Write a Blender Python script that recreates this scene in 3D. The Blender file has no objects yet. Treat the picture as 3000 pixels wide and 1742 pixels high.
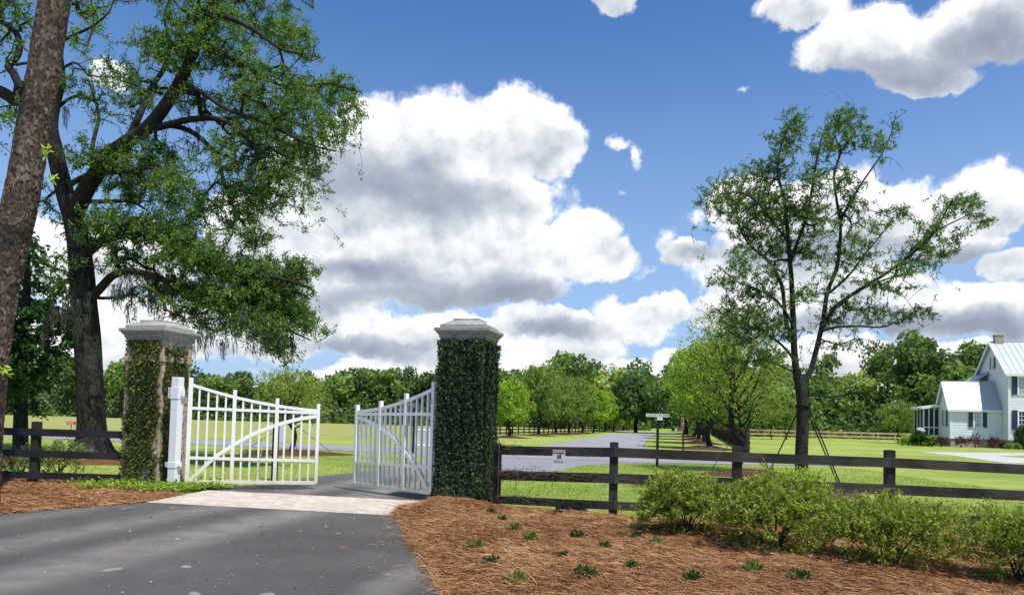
import bpy, math, random
import numpy as np
from mathutils import Vector, Matrix
R_ = np.random.default_rng
rad = math.radians
scene = bpy.context.scene
col = scene.collection

# ---------------------------------------------------------------- camera
FPX = 2250.0; EYE = 1.65
PITCH = math.atan(101 / FPX); ROLL = rad(1.5)
_f = np.array([0, math.cos(PITCH), math.sin(PITCH)])
_r0 = np.array([1.0, 0, 0]); _u0 = np.cross(_r0, _f)
_r = _r0 * math.cos(ROLL) + _u0 * math.sin(ROLL)
_u = -_r0 * math.sin(ROLL) + _u0 * math.cos(ROLL)
cam_data = bpy.data.cameras.new("camera")
cam = bpy.data.objects.new("camera", cam_data); col.objects.link(cam)
m = Matrix.Identity(4)
for i in range(3):
    m[i][0] = _r[i]; m[i][1] = _u[i]; m[i][2] = -_f[i]
m[2][3] = EYE
cam.matrix_world = m
cam_data.sensor_width = 36.0
cam_data.lens = FPX / 3000 * 36
cam_data.shift_y = 254 / 3000
cam_data.clip_end = 6000
scene.camera = cam

# survey helpers: a sight line through the photograph gives a bearing; the distance is the thing's own
def sight(x, y): return _f + (x - 1500) / FPX * _r - (y - 1125) / FPX * _u
def G(x, y, z=0.0):
    d = sight(x, y); t = (z - EYE) / d[2]
    return np.array([d[0] * t, d[1] * t, z])
def at(x, y, Y):
    d = sight(x, y); t = Y / d[1]
    return np.array([d[0] * t, Y, EYE + d[2] * t])
def pix(p):
    d = np.array(p, float) - np.array([0, 0, EYE])
    w = d @ _f
    return 1500 + FPX * (d @ _r) / w, 1125 - FPX * (d @ _u) / w
def gx(x, Y, z=0.0):
    "ground point at depth Y on the bearing of photograph column x"
    X = (x - 1500) / FPX * Y
    for _ in range(4):
        X += (x - pix((X, Y, z))[0]) / FPX * Y
    return np.array([X, Y, z])

# ---------------------------------------------------------------- sun and sky
SUN_EL = rad(64); SUN_AZ = rad(139)      # azimuth clockwise from +Y
sun_dir = Vector((math.sin(SUN_AZ) * math.cos(SUN_EL), math.cos(SUN_AZ) * math.cos(SUN_EL), math.sin(SUN_EL)))
sl = bpy.data.lights.new("sun", 'SUN'); sl.energy = 4.6; sl.angle = rad(0.53); sl.color = (1.0, 0.955, 0.88)
so = bpy.data.objects.new("sun", sl); col.objects.link(so)
so.rotation_euler = sun_dir.to_track_quat('Z', 'Y').to_euler()
so.location = (20, -20, 60)

world = bpy.data.worlds.new("World"); scene.world = world; world.use_nodes = True
wn = world.node_tree; wn.nodes.clear()
class NT:
    "small helper for writing node trees"
    def __init__(s, nt): s.nt = nt
    def n(s, t, **k):
        o = s.nt.nodes.new(t)
        for a, b in k.items(): setattr(o, a, b)
        return o
    def put(s, sock, v):
        if isinstance(v, bpy.types.NodeSocket): s.nt.links.new(v, sock)
        elif v is not None: sock.default_value = v
    def m(s, op, a, b=None, c=None, clamp=False):
        o = s.n('ShaderNodeMath', operation=op, use_clamp=clamp)
        s.put(o.inputs[0], a); s.put(o.inputs[1], b); s.put(o.inputs[2], c)
        return o.outputs[0]
    def v(s, op, a, b=None, c=None):
        o = s.n('ShaderNodeVectorMath', operation=op)
        s.put(o.inputs[0], a)
        if op == 'SCALE': s.put(o.inputs[3], b); return o.outputs[0]
        s.put(o.inputs[1], b); s.put(o.inputs[2], c)
        return o.outputs[1] if op in ('DOT_PRODUCT', 'LENGTH', 'DISTANCE') else o.outputs[0]
    def sep(s, a):
        o = s.n('ShaderNodeSeparateXYZ'); s.put(o.inputs[0], a); return o.outputs
    def comb(s, x=0.0, y=0.0, z=0.0):
        o = s.n('ShaderNodeCombineXYZ')
        for i, q in enumerate((x, y, z)): s.put(o.inputs[i], q)
        return o.outputs[0]
    def noise(s, vec, scale, detail=2.0, rough=0.5, colour=False, dist=0.0):
        o = s.n('ShaderNodeTexNoise'); s.put(o.inputs['Vector'], vec)
        o.inputs['Scale'].default_value = scale; o.inputs['Detail'].default_value = detail
        o.inputs['Roughness'].default_value = rough; o.inputs['Distortion'].default_value = dist
        return o.outputs['Color' if colour else 'Fac']
    def ss(s, v, a, b, lo=0.0, hi=1.0):
        o = s.n('ShaderNodeMapRange', interpolation_type='SMOOTHSTEP')
        s.put(o.inputs[0], v)
        for i, q in enumerate((a, b, lo, hi)): s.put(o.inputs[i + 1], q)
        return o.outputs[0]
    def lin(s, v, a, b, lo=0.0, hi=1.0):
        o = s.n('ShaderNodeMapRange'); s.put(o.inputs[0], v)
        for i, q in enumerate((a, b, lo, hi)): s.put(o.inputs[i + 1], q)
        return o.outputs[0]
    def mix(s, f, a, b, mode='MIX'):
        o = s.n('ShaderNodeMix', data_type='RGBA', blend_type=mode)
        s.put(o.inputs[0], f)
        for i, q in ((6, a), (7, b)):
            s.put(o.inputs[i], (*q, 1) if isinstance(q, tuple) and len(q) == 3 else q)
        return o.outputs[2]
    def ramp(s, f, stops, interp='LINEAR'):
        o = s.n('ShaderNodeValToRGB'); s.put(o.inputs[0], f); cr = o.color_ramp; cr.interpolation = interp
        while len(cr.elements) < len(stops): cr.elements.new(0.5)
        for e, (p, c) in zip(cr.elements, stops): e.position = p; e.color = (*c, 1)
        return o.outputs[0]
w = NT(wn)
sky = w.n('ShaderNodeTexSky', sky_type='NISHITA', sun_disc=False)
sky.sun_elevation = SUN_EL; sky.sun_rotation = SUN_AZ
sky.altitude = 0; sky.air_density = 1.0; sky.dust_density = 0.6; sky.ozone_density = 3.0
direction = w.n('ShaderNodeTexCoord').outputs['Generated']
dx, dy, dz = w.sep(direction)
az = w.m('MULTIPLY', w.m('ARCTAN2', dx, dy), 180 / math.pi)
el = w.m('MULTIPLY', w.m('ARCSINE', dz), 180 / math.pi)
pos = w.comb(az, w.m('ADD', el, 0.85), 0.0)
# cumulus banks by compass bearing, elevation, half width, half height (degrees)
CLOUDS = [(-15.4,17.1,4.3,3.7),(-10.5,18.9,5.5,4.8),(-6.0,20.6,5.0,3.9),(-0.8,21.0,5.3,3.8),(3.2,20.1,2.6,2.6),(-4.4,17.1,8.6,3.4),
 (-13.5,11.7,4.9,2.7),(-8.2,12.0,5.8,2.9),(-1.2,13.4,6.3,3.6),(4.9,14.2,2.9,2.9),(0.7,10.6,4.9,2.6),(-5.1,10.1,7.5,2.4),(-9.5,14.6,6.5,2.6),(-3.0,15.0,7.0,2.2),(-13.0,15.0,4.0,2.2),(-16,14,4.5,3),(-13.5,8.8,5,2.2),(-5.0,7.0,7.0,1.6),(3.0,7.6,5.0,1.6),(6.0,12.6,3.2,2.2),(-6.0,12.6,8.0,2.0),(10.5,9.0,2.6,1.6),(20.5,13.0,7,2.5),(22,10.6,8,2.2),(-8,3.6,9,1.4),(8,4.2,7,1.5),
 (-10.9,6.4,4.6,2.2),(-5.8,5.0,6.9,1.9),(8.9,8.1,3.2,2.4),(5.4,6.2,3.7,1.8),(11.9,5.2,1.7,1.5),(1.1,5.1,5.8,1.9),
 (6.5,30.4,2.6,1.5),(24.6,25.5,4.3,2.8),(27.9,24.3,4.6,2.2),(32.1,25.2,4.6,2.9),(20.9,28.1,3.5,1.5),(28.6,23.0,3.7,1.4),
 (17.2,16.1,3.2,2.6),(22.1,15.2,5.5,3.2),(26.9,14.8,3.7,2.7),(32.0,15.1,3.7,2.5),(29.8,13.0,3.5,1.7),(12.7,13.2,2.2,1.2),
 (18.1,11.6,5.8,2.6),(17.3,8.8,5.2,2.5),(24.0,9.0,6.3,3.1),(29.5,8.4,6.3,2.6),(33.1,8.4,3.5,2.3),(33.1,11.2,2.2,1.3),
 (-29.0,21.4,1.9,1.4,.6),(-31.5,9.8,5.2,3.2),(-26.6,10.9,4.3,2.6),(-19.1,12.9,3.7,3.7),(-18.9,6.1,5.8,3.2),
 (-26.4,5.6,5.8,3.5),(-32.5,3.8,5.2,2.6),(21.4,5.0,11.5,2.2),(31.6,5.1,8.6,1.9),(-2.0,3.3,16,1.3),
 (7.6,20.6,1.6,0.9,.42),(8.9,19.6,1.0,1.9,.45),(8.3,17.4,0.8,0.9,.30),(16.5,24.0,1.6,0.5,.22),(13.5,15.6,1.8,1.4,.30),(11.0,14.0,1.6,1.6,.30),(9.6,12.0,1.4,1.8,.25),
 (-60,20,12,6),(-52,10,10,4),(60,18,12,6),(52,9,9,4),(85,14,14,5),(-90,12,16,6),(120,20,16,8),(-130,16,18,7),(180,14,14,6),(-178,30,10,5),(150,34,10,5),(-70,45,12,7),(75,48,10,6)]
warp = w.v('SCALE', w.v('SUBTRACT', w.noise(direction, 9.0, 6.0, 0.62, colour=True), (0.5, 0.5, 0.5)), 4.4)
pw = w.v('ADD', pos, w.v('MULTIPLY', warp, (1.2, 1.0, 0.0)))
D = None; W = None; S = None
for ci_, (a, e, rx, ry, *pk) in enumerate(CLOUDS):
    if ci_ and ci_ % 5 == 0: pw = w.v('MULTIPLY_ADD', w.comb(D, W, S), (1e-12, 1e-12, 1e-12), pw)   # keeps evaluation in order
    q = w.v('MULTIPLY', w.v('SUBTRACT', pw, (a, e, 0)), (1 / rx, 1 / ry, 0))
    qy = w.sep(q)[1]
    low = w.m('MULTIPLY', w.m('MINIMUM', qy, 0.0), 0.45)      # flatter underside
    q2 = w.v('ADD', q, w.comb(0.0, low, 0.0))
    d = w.m('SUBTRACT', pk[0] if pk else 1.0, w.v('DOT_PRODUCT', q2, q2))
    wt = w.m('MAXIMUM', d, 0.0)
    if D is None: D = d; W = wt; S = w.m('MULTIPLY', wt, qy)
    else:
        D = w.m('MAXIMUM', D, d); W = w.m('ADD', W, wt); S = w.m('MULTIPLY_ADD', wt, qy, S)
tpos = w.m('DIVIDE', S, w.m('ADD', W, 0.05))
puff = w.noise(direction, 26.0, 7.0, 0.60)
puff2 = w.noise(w.v('ADD', direction, (0.004, -0.003, 0.012)), 26.0, 7.0, 0.60)
big = w.noise(direction, 10.0, 4.0, 0.55)
big2 = w.noise(w.v('ADD', direction, (0.010, -0.004, 0.030)), 10.0, 4.0, 0.55)
dens = w.m('ADD', w.m('MULTIPLY', D, w.ss(D, 0.0, 0.5, 1.0, 1.7)), w.m('MULTIPLY', w.m('SUBTRACT', puff, 0.5), 1.9))
alpha = w.ss(dens, -0.05, 0.65)
relief = w.m('ADD', w.m('MULTIPLY', w.m('SUBTRACT', puff, puff2), 0.75), w.m('MULTIPLY', w.m('SUBTRACT', big, big2), 1.5))
# shaded flat undersides of the thickest banks
B = None
for (a, e, rx, ry) in [(-8.0,15.9,9.5,2.1),(-11.2,16.9,5.8,2.3),(-3.2,8.9,9.4,1.9),(-9.0,9.6,8.8,1.6),(-0.2,9.4,5.4,1.8),(-11.8,8.3,4.6,1.3),(3.8,6.4,3.5,1.1),
  (27.6,22.6,5.8,1.3),(32.4,24.0,3.6,1.6),(22.8,12.2,7.0,1.3),(30.2,11.2,5.8,1.1),(26.8,7.2,8.6,1.2),(31.6,7.0,5.8,1.2),(13.4,12.6,2.6,0.7),(-8.8,4.9,8.6,0.9)]:
    q = w.v('MULTIPLY', w.v('SUBTRACT', pw, (a, e + 0.9, 0)), (0.72 / rx, 0.85 / ry, 0))
    d = w.m('SUBTRACT', 1.0, w.v('DOT_PRODUCT', q, q), clamp=True)
    B = d if B is None else w.m('MAXIMUM', B, d)
belly = w.ss(B, 0.0, 1.25)
thick = w.m('MINIMUM', W, 1.6)
light = w.m('ADD', w.m('MULTIPLY_ADD', tpos, 0.46, 0.80), w.m('MULTIPLY', relief, w.m('MULTIPLY_ADD', belly, -0.55, 1.0)))
light = w.m('SUBTRACT', light, w.m('MULTIPLY', belly, 0.58))
light = w.m('SUBTRACT', light, w.m('MULTIPLY', w.m('SUBTRACT', thick, 0.6), 0.16))
light = w.m('ADD', light, w.m('MULTIPLY', w.m('SUBTRACT', 1.0, alpha), 0.2), clamp=True)
ccol = w.ramp(light, [(0.0, (0.27, 0.32, 0.40)), (0.28, (0.40, 0.45, 0.53)), (0.55, (0.60, 0.64, 0.69)), (0.82, (0.82, 0.84, 0.87)), (1.0, (1.06, 1.06, 1.06))])
skyc = w.v('SCALE', w.mix(1.0, sky.outputs[0], (0.63, 0.95, 1.28), 'MULTIPLY'), 0.106)
veil = w.ss(el, 30.0, 0.0, 0.0, 0.72)
final = w.mix(alpha, w.mix(veil, skyc, (0.40, 0.54, 0.76)), ccol)
bg = w.n('ShaderNodeBackground'); w.put(bg.inputs[0], final); bg.inputs[1].default_value = 1.0
wo = w.n('ShaderNodeOutputWorld'); wn.links.new(bg.outputs[0], wo.inputs[0])
world.cycles.sampling_method = 'MANUAL'; world.cycles.sample_map_resolution = 512

vs = scene.view_settings
vs.view_transform = 'Standard'; vs.look = 'None'; vs.exposure = 0.22; vs.gamma = 1.0
scene.cycles.max_bounces = 6; scene.cycles.diffuse_bounces = 3; scene.cycles.glossy_bounces = 2
scene.cycles.transmission_bounces = 4; scene.cycles.transparent_max_bounces = 6
scene.cycles.use_denoising = True
scene.cycles.caustics_reflective = False; scene.cycles.caustics_refractive = False
scene.cycles.sample_clamp_indirect = 6.0

# ---------------------------------------------------------------- object helpers
def tag(o, label=None, cat=None, group=None, kind=None):
    if label: o['label'] = label
    if cat: o['category'] = cat
    if group: o['group'] = group
    if kind: o['kind'] = kind
    return o
def thing(name, label, cat, loc=(0, 0, 0), rz=0.0, group=None):
    o = bpy.data.objects.new(name, None); col.objects.link(o)
    o.location = [float(v) for v in loc]; o.rotation_euler = (0, 0, rz); o.empty_display_size = 0.3
    return tag(o, label, cat, group)
def link(name, me, mat, parent=None, smooth=False):
    o = bpy.data.objects.new(name, me); col.objects.link(o)
    if mat and not me.materials: me.materials.append(mat)
    if smooth and len(me.polygons): me.polygons.foreach_set('use_smooth', np.ones(len(me.polygons), bool))
    if parent: o.parent = parent
    return o
def raw_mesh(name, V, Fq, tint=None):
    "numpy mesh: V (n,3), Fq (m,k)"
    V = np.asarray(V, np.float32); Fq = np.asarray(Fq, np.int32); k = Fq.shape[1]; n = len(Fq)
    me = bpy.data.meshes.new(name)
    me.vertices.add(len(V)); me.vertices.foreach_set('co', V.ravel())
    me.loops.add(n * k); me.loops.foreach_set('vertex_index', Fq.ravel())
    me.polygons.add(n); me.polygons.foreach_set('loop_start', np.arange(0, n * k, k, dtype=np.int32))
    if tint is not None:
        a = me.attributes.new('tint', 'FLOAT', 'FACE'); a.data.foreach_set('value', np.asarray(tint, np.float32))
    me.update(calc_edges=True)
    return me
class Geo:
    "collects simple solids; build() links them as one mesh object"
    def __init__(s): s.v = []; s.f = []
    def add(s, vs_, fs):
        b = len(s.v); s.v += [tuple(map(float, q)) for q in vs_]; s.f += [tuple(i + b for i in q) for q in fs]; return s
    def box(s, x0, x1, y0, y1, z0, z1):
        return s.add([(x0,y0,z0),(x1,y0,z0),(x1,y1,z0),(x0,y1,z0),(x0,y0,z1),(x1,y0,z1),(x1,y1,z1),(x0,y1,z1)],
                     [(0,3,2,1),(4,5,6,7),(0,1,5,4),(1,2,6,5),(2,3,7,6),(3,0,4,7)])
    def beam(s, a, b, w_, h_, up=(0, 0, 1)):
        "rectangular bar from a to b"
        a = Vector(a); b = Vector(b); d = (b - a).normalized(); u = Vector(up)
        sd = d.cross(u).normalized(); u = sd.cross(d).normalized()
        q = []
        for p in (a, b):
            for i, j in ((-1, -1), (1, -1), (1, 1), (-1, 1)): q.append(p + sd * (i * w_ / 2) + u * (j * h_ / 2))
        return s.add(q, [(0,1,2,3),(7,6,5,4),(0,4,5,1),(1,5,6,2),(2,6,7,3),(3,7,4,0)])
    def loft(s, rings, caps=True):
        b = len(s.v); k = len(rings[0])
        for r_ in rings: s.v += [tuple(map(float, q)) for q in r_]
        for i in range(len(rings) - 1):
            for j in range(k):
                s.f.append((b + i*k + j, b + i*k + (j+1) % k, b + (i+1)*k + (j+1) % k, b + (i+1)*k + j))
        if caps:
            s.f.append(tuple(b + j for j in reversed(range(k)))); s.f.append(tuple(b + (len(rings)-1)*k + j for j in range(k)))
        return s
    def square(s, prof):
        return s.loft([[(-h, -h, z), (h, -h, z), (h, h, z), (-h, h, z)] for z, h in prof])
    def tube(s, pts, rads, k=8, caps=True):
        pts = [Vector(tuple(map(float, p))) for p in pts]; rings = []; n = Vector((0.3, 1, 0.1))
        for i, p in enumerate(pts):
            t = (pts[min(i+1, len(pts)-1)] - pts[max(i-1, 0)]).normalized()
            a = t.cross(n)
            if a.length < 1e-4: a = t.cross(Vector((1, 0, 0)))
            a.normalize(); b_ = t.cross(a); n = a.cross(t) * -1 if False else n
            r_ = rads[i] if hasattr(rads, '__len__') else rads
            rings.append([p + (a * math.cos(2*math.pi*j/k) + b_ * math.sin(2*math.pi*j/k)) * r_ for j in range(k)])
        return s.loft(rings, caps)
    def prism(s, poly, axis, a, b):
        "poly of 2-D points extruded along axis ('x','y','z') from a to b"
        def P(p, t): return {'x': (t, p[0], p[1]), 'y': (p[0], t, p[1]), 'z': (p[0], p[1], t)}[axis]
        return s.loft([[P(p, a) for p in poly], [P(p, b) for p in poly]])
    def mesh(s, name, fix=True):
        me = bpy.data.meshes.new(name); me.from_pydata(s.v, [], s.f); me.update()
        if fix:
            import bmesh
            bm = bmesh.new(); bm.from_mesh(me); bmesh.ops.recalc_face_normals(bm, faces=bm.faces); bm.to_mesh(me); bm.free()
        return me
    def build(s, name, mat, parent=None, smooth=False, bevel=0.0):
        o = link(name, s.mesh(name), mat, parent, smooth)
        if bevel:
            b = o.modifiers.new('bevel', 'BEVEL'); b.width = bevel; b.segments = 2; b.limit_method = 'ANGLE'
        return o
def ragged(pts, amp=0.07, step=0.35, lim=75):
    rg_ = R_(5); P_ = [np.array(p[:2], float) for p in pts]; out = []
    for i, a in enumerate(P_):
        b = P_[(i + 1) % len(P_)]; L = np.linalg.norm(b - a); out.append(a)
        if max(a[1], b[1]) > lim or min(a[1], b[1]) < -2 or L < step: continue
        n = int(L / step); nr = np.array([-(b - a)[1], (b - a)[0]]) / L; t0 = rg_.random() * 9
        for k in range(1, n): out.append(a + (b - a) * k / n + nr * amp * (rg_.normal() * .55 + math.sin(k * 1.1 + t0) * .5))
    return out
def sheet(name, pts, z, mat, kind='structure'):
    if name in ('driveway', 'road', 'path'): pts = ragged(pts, 0.035 if mat.name == 'asphalt_dark' else 0.09)
    me = bpy.data.meshes.new(name)
    from mathutils.geometry import tessellate_polygon
    P = [Vector((float(p[0]), float(p[1]), z)) for p in pts]
    tris = tessellate_polygon([P])
    fs = []
    for t in tris:
        a, b, c = (P[i] for i in t)
        fs.append(t if (b - a).cross(c - a).z > 0 else (t[0], t[2], t[1]))
    me.from_pydata(P, [], fs); me.update()
    return tag(link(name, me, mat), kind=kind)
def smoothline(pts, n=6):
    "Catmull-Rom through points"
    P = [np.array(p, float) for p in pts]; out = []
    for i in range(len(P) - 1):
        p0 = P[max(i-1, 0)]; p1 = P[i]; p2 = P[i+1]; p3 = P[min(i+2, len(P)-1)]
        for t in np.linspace(0, 1, n, endpoint=False):
            out.append(0.5*((2*p1)+(-p0+p2)*t+(2*p0-5*p1+4*p2-p3)*t*t+(-p0+3*p1-3*p2+p3)*t**3))
    out.append(P[-1]); return np.array(out)

# ---------------------------------------------------------------- materials
def material(name, fn, rough=0.85, spec=0.3, disp=False):
    ma = bpy.data.materials.new(name); ma.use_nodes = True; nt = ma.node_tree; nt.nodes.clear()
    q = NT(nt); b = q.n('ShaderNodeBsdfPrincipled'); o = q.n('ShaderNodeOutputMaterial')
    nt.links.new(b.outputs[0], o.inputs[0])
    b.inputs['Roughness'].default_value = rough; b.inputs['Specular IOR Level'].default_value = spec
    obj = q.n('ShaderNodeTexCoord').outputs['Object']
    geo = q.n('ShaderNodeNewGeometry').outputs['Position']
    c = fn(q, obj, geo, b)
    if c is not None: q.put(b.inputs['Base Color'], (*c, 1) if isinstance(c, tuple) and len(c) == 3 else c)
    return ma
def bump(q, b, h, dist, strength=1.0):
    o = q.n('ShaderNodeBump'); q.put(o.inputs['Height'], h); o.inputs['Distance'].default_value = dist
    o.inputs['Strength'].default_value = strength; q.nt.links.new(o.outputs[0], b.inputs['Normal'])
def flat(name, c, rough=0.6, spec=0.4, metal=0.0, var=0.12, scale=8.0):
    def fn(q, obj, geo, b):
        b.inputs['Metallic'].default_value = metal
        n = q.noise(obj, scale, 4, 0.6)
        return q.mix(n, tuple(v * (1 - var) for v in c), tuple(min(v * (1 + var), 1) for v in c))
    return material(name, fn, rough, spec)
def leafmat(name, stops, trans=0.35, rough=0.5, tcol=(1.25, 1.45, 0.55), patch=0.0):
    ma = bpy.data.materials.new(name); ma.use_nodes = True; nt = ma.node_tree; nt.nodes.clear(); q = NT(nt)
    a = q.n('ShaderNodeAttribute', attribute_name='tint')
    f = a.outputs['Fac']
    if patch: f = q.m('ADD', f, q.m('MULTIPLY', q.m('SUBTRACT', q.noise(q.n('ShaderNodeNewGeometry').outputs['Position'], 0.9, 2), 0.5), patch))
    c = q.ramp(f, stops)
    b = q.n('ShaderNodeBsdfPrincipled'); q.put(b.inputs['Base Color'], c); b.inputs['Roughness'].default_value = rough
    b.inputs['Specular IOR Level'].default_value = 0.22
    t = q.n('ShaderNodeBsdfTranslucent'); q.put(t.inputs[0], q.mix(1.0, c, tcol, 'MULTIPLY'))
    mx = q.n('ShaderNodeMixShader'); mx.inputs[0].default_value = trans
    nt.links.new(b.outputs[0], mx.inputs[1]); nt.links.new(t.outputs[0], mx.inputs[2])
    o = q.n('ShaderNodeOutputMaterial'); nt.links.new(mx.outputs[0], o.inputs[0])
    return ma
def _lawn(q, obj, geo, b):
    n1 = q.noise(geo, 0.12, 4, 0.6); n2 = q.noise(geo, 1.3, 5, 0.65)
    y = q.sep(geo)
    fine = q.noise(geo, 38.0, 3, 0.7)
    mp = q.v('MULTIPLY', geo, (1.0, 0.35, 1.0)); n3 = q.noise(mp, 5.0, 4, 0.7)
    c = q.mix(q.ss(n1, 0.38, 0.62), (0.235, 0.310, 0.055), (0.360, 0.410, 0.100))
    c = q.mix(q.ss(n2, 0.45, 0.75, 0, 0.6), c, (0.370, 0.420, 0.115))
    c = q.mix(q.ss(n3, 0.52, 0.75, 0, 0.7), c, (0.155, 0.225, 0.038))
    # the unmown field beyond the crossing road is drier
    dry = q.m('MULTIPLY', q.ss(y[1], 46.0, 62.0), q.ss(y[0], 2.0, -8.0))
    c = q.mix(q.m('MULTIPLY', dry, q.lin(n2, 0.25, 0.75, 0.35, 1.0)), c, (0.340, 0.320, 0.120))
    c = q.mix(q.m('MULTIPLY', q.ss(fine, 0.48, 0.74), 0.5), c, (0.10, 0.15, 0.028))
    n4 = q.noise(q.v('MULTIPLY', geo, (1.0, 0.6, 1.0)), 0.55, 6, 0.75)
    c = q.mix(q.m('MULTIPLY', q.ss(n4, 0.55, 0.70), 0.45), c, (0.42, 0.40, 0.17))
    c = q.mix(q.m('MULTIPLY', q.ss(n4, 0.46, 0.32), 0.7), c, (0.13, 0.21, 0.035))
    bump(q, b, q.m('ADD', fine, n3), 0.05, 0.7)
    return c
def _asph(new):
    def fn(q, obj, geo, b):
        s = q.sep(geo)
        fine = q.noise(geo, 160.0, 3, 0.75); mid = q.noise(geo, 2.2, 5, 0.62); lg = q.noise(geo, 0.45, 4, 0.6)
        st = q.noise(q.v('MULTIPLY', geo, (1.6, 0.5, 1)), 2.6, 5, 0.7)
        if new:
            c = q.mix(q.ss(lg, 0.3, 0.7), (0.088, 0.082, 0.076), (0.130, 0.121, 0.112))
            tr = q.m('SUBTRACT', s[0], q.m('MULTIPLY', q.m('SUBTRACT', s[1], 7.0), 0.215))
            tr = q.m('ADD', tr, q.m('MULTIPLY', q.m('SUBTRACT', mid, 0.5), 0.28))
            for cx, wd, am in ((-4.75, 0.75, 0.8), (-6.35, 0.6, 0.6), (-1.25, 0.35, 0.6), (-8.1, 0.5, 0.4)):
                band = q.ss(q.m('ABSOLUTE', q.m('SUBTRACT', tr, cx)), wd * 1.1, wd * 0.1)
                c = q.mix(q.m('MULTIPLY', band, q.lin(mid, 0.3, 0.7, am * 0.35, am)), c, (0.35, 0.32, 0.285))
            c = q.mix(q.m('MULTIPLY', q.ss(st, 0.60, 0.74), 0.30), c, (0.24, 0.225, 0.21))
            sp = q.noise(q.v('MULTIPLY', geo, (1, 0.8, 1)), 3.1, 1, 0.4)
            c = q.mix(q.m('MULTIPLY', q.ss(sp, 0.715, 0.77), 0.75), c, (0.42, 0.41, 0.38))
            c = q.mix(q.m('MULTIPLY', q.ss(mid, 0.62, 0.75), 0.4), c, (0.060, 0.057, 0.055))
            old = q.ss(q.m('ADD', s[1], q.m('MULTIPLY', q.m('SUBTRACT', mid, 0.5), 3.0)), 19.0, 26.0)   # older, paler surface towards the junction
            c = q.mix(old, c, (0.29, 0.29, 0.305))
        else:
            c = q.mix(q.ss(lg, 0.3, 0.7), (0.26, 0.26, 0.275), (0.33, 0.33, 0.345))
            c = q.mix(q.m('MULTIPLY', q.ss(st, 0.55, 0.75), 0.4), c, (0.42, 0.41, 0.41))
        vor = q.n('ShaderNodeTexVoronoi'); q.put(vor.inputs['Vector'], geo); vor.inputs['Scale'].default_value = 70
        c = q.mix(q.m('MULTIPLY', q.ss(fine, 0.52, 0.75), 0.60), c, (0.30, 0.28, 0.26) if new else (0.5, 0.5, 0.52))
        c = q.mix(q.m('MULTIPLY', q.ss(fine, 0.46, 0.28), 0.45), c, (0.035, 0.035, 0.038) if new else (0.2, 0.2, 0.22))
        bump(q, b, q.m('ADD', fine, q.m('MULTIPLY', vor.outputs[0], 0.9)), 0.014, 1.0)
        return c
    return fn
def _paver(q, obj, geo, b):
    r_ = q.n('ShaderNodeVectorRotate', rotation_type='Z_AXIS'); q.put(r_.inputs['Vector'], geo); r_.inputs['Angle'].default_value = rad(34)
    t = q.n('ShaderNodeTexBrick'); q.put(t.inputs['Vector'], r_.outputs[0]); t.offset = 0.5
    for k, v in (('Scale', 1.0), ('Mortar Size', 0.009), ('Mortar Smooth', 0.2), ('Brick Width', 0.26), ('Row Height', 0.13), ('Bias', 0.0)): t.inputs[k].default_value = v
    t.inputs['Color1'].default_value = (0.45, 0.33, 0.26, 1); t.inputs['Color2'].default_value = (0.62, 0.555, 0.47, 1); t.inputs['Mortar'].default_value = (0.36, 0.33, 0.29, 1)
    n = q.noise(geo, 1.2, 5, 0.65); f = q.noise(geo, 60, 3, 0.7)
    c = q.mix(q.ss(n, 0.35, 0.7, 0.05, 0.45), t.outputs[0], (0.66, 0.61, 0.53))
    c = q.mix(q.m('MULTIPLY', q.ss(f, 0.5, 0.8), 0.3), c, (0.32, 0.28, 0.25))
    bump(q, b, q.m('SUBTRACT', f, q.m('MULTIPLY', t.outputs[1], 2.0)), 0.006, 0.8)
    return c
def _conc(c0, c1):
    def fn(q, obj, geo, b):
        n = q.noise(geo, 3.0, 6, 0.7); f = q.noise(obj, 45, 4, 0.7)
        bump(q, b, f, 0.004, 0.6)
        return q.mix(q.m('MULTIPLY', f, 0.6), q.mix(q.ss(n, 0.3, 0.7), c0, c1), tuple(v * 0.55 for v in c0))
    return fn
def _capstone(q, obj, geo, b):
    n = q.noise(obj, 3.5, 6, 0.7); f = q.noise(q.v('MULTIPLY', obj, (1, 1, 5)), 9, 5, 0.7)
    c = q.mix(q.ss(n, 0.3, 0.7), (0.29, 0.28, 0.26), (0.42, 0.405, 0.375))
    c = q.mix(q.m('MULTIPLY', q.ss(f, 0.46, 0.66), 0.75), c, (0.15, 0.145, 0.13))
    bump(q, b, f, 0.006, 0.6); return c
def brickmat(name, c1, c2, mortar, bw=0.21, bh=0.075, dirt=0.5):
    def fn(q, obj, geo, b):
        s = q.sep(obj)
        v = q.comb(q.m('ADD', s[0], s[1]), s[2], 0.0)
        t = q.n('ShaderNodeTexBrick'); q.put(t.inputs['Vector'], v)
        for k, vv in (('Scale', 1.0), ('Mortar Size', 0.008), ('Mortar Smooth', 0.1), ('Brick Width', bw), ('Row Height', bh)): t.inputs[k].default_value = vv
        t.inputs['Color1'].default_value = (*c1, 1); t.inputs['Color2'].default_value = (*c2, 1); t.inputs['Mortar'].default_value = (*mortar, 1)
        n = q.noise(obj, 6, 5, 0.7); f = q.noise(obj, 40, 4, 0.7)
        c = q.mix(q.m('MULTIPLY', q.ss(n, 0.45, 0.75), dirt), t.outputs[0], tuple(v_ * 0.4 for v_ in c1))
        c = q.mix(q.m('MULTIPLY', f, 0.3), c, mortar)
        bump(q, b, q.m('SUBTRACT', q.m('MULTIPLY', f, 0.4), t.outputs[1]), 0.01, 0.9)
        return c
    return material(name, fn, 0.9, 0.15)
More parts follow.
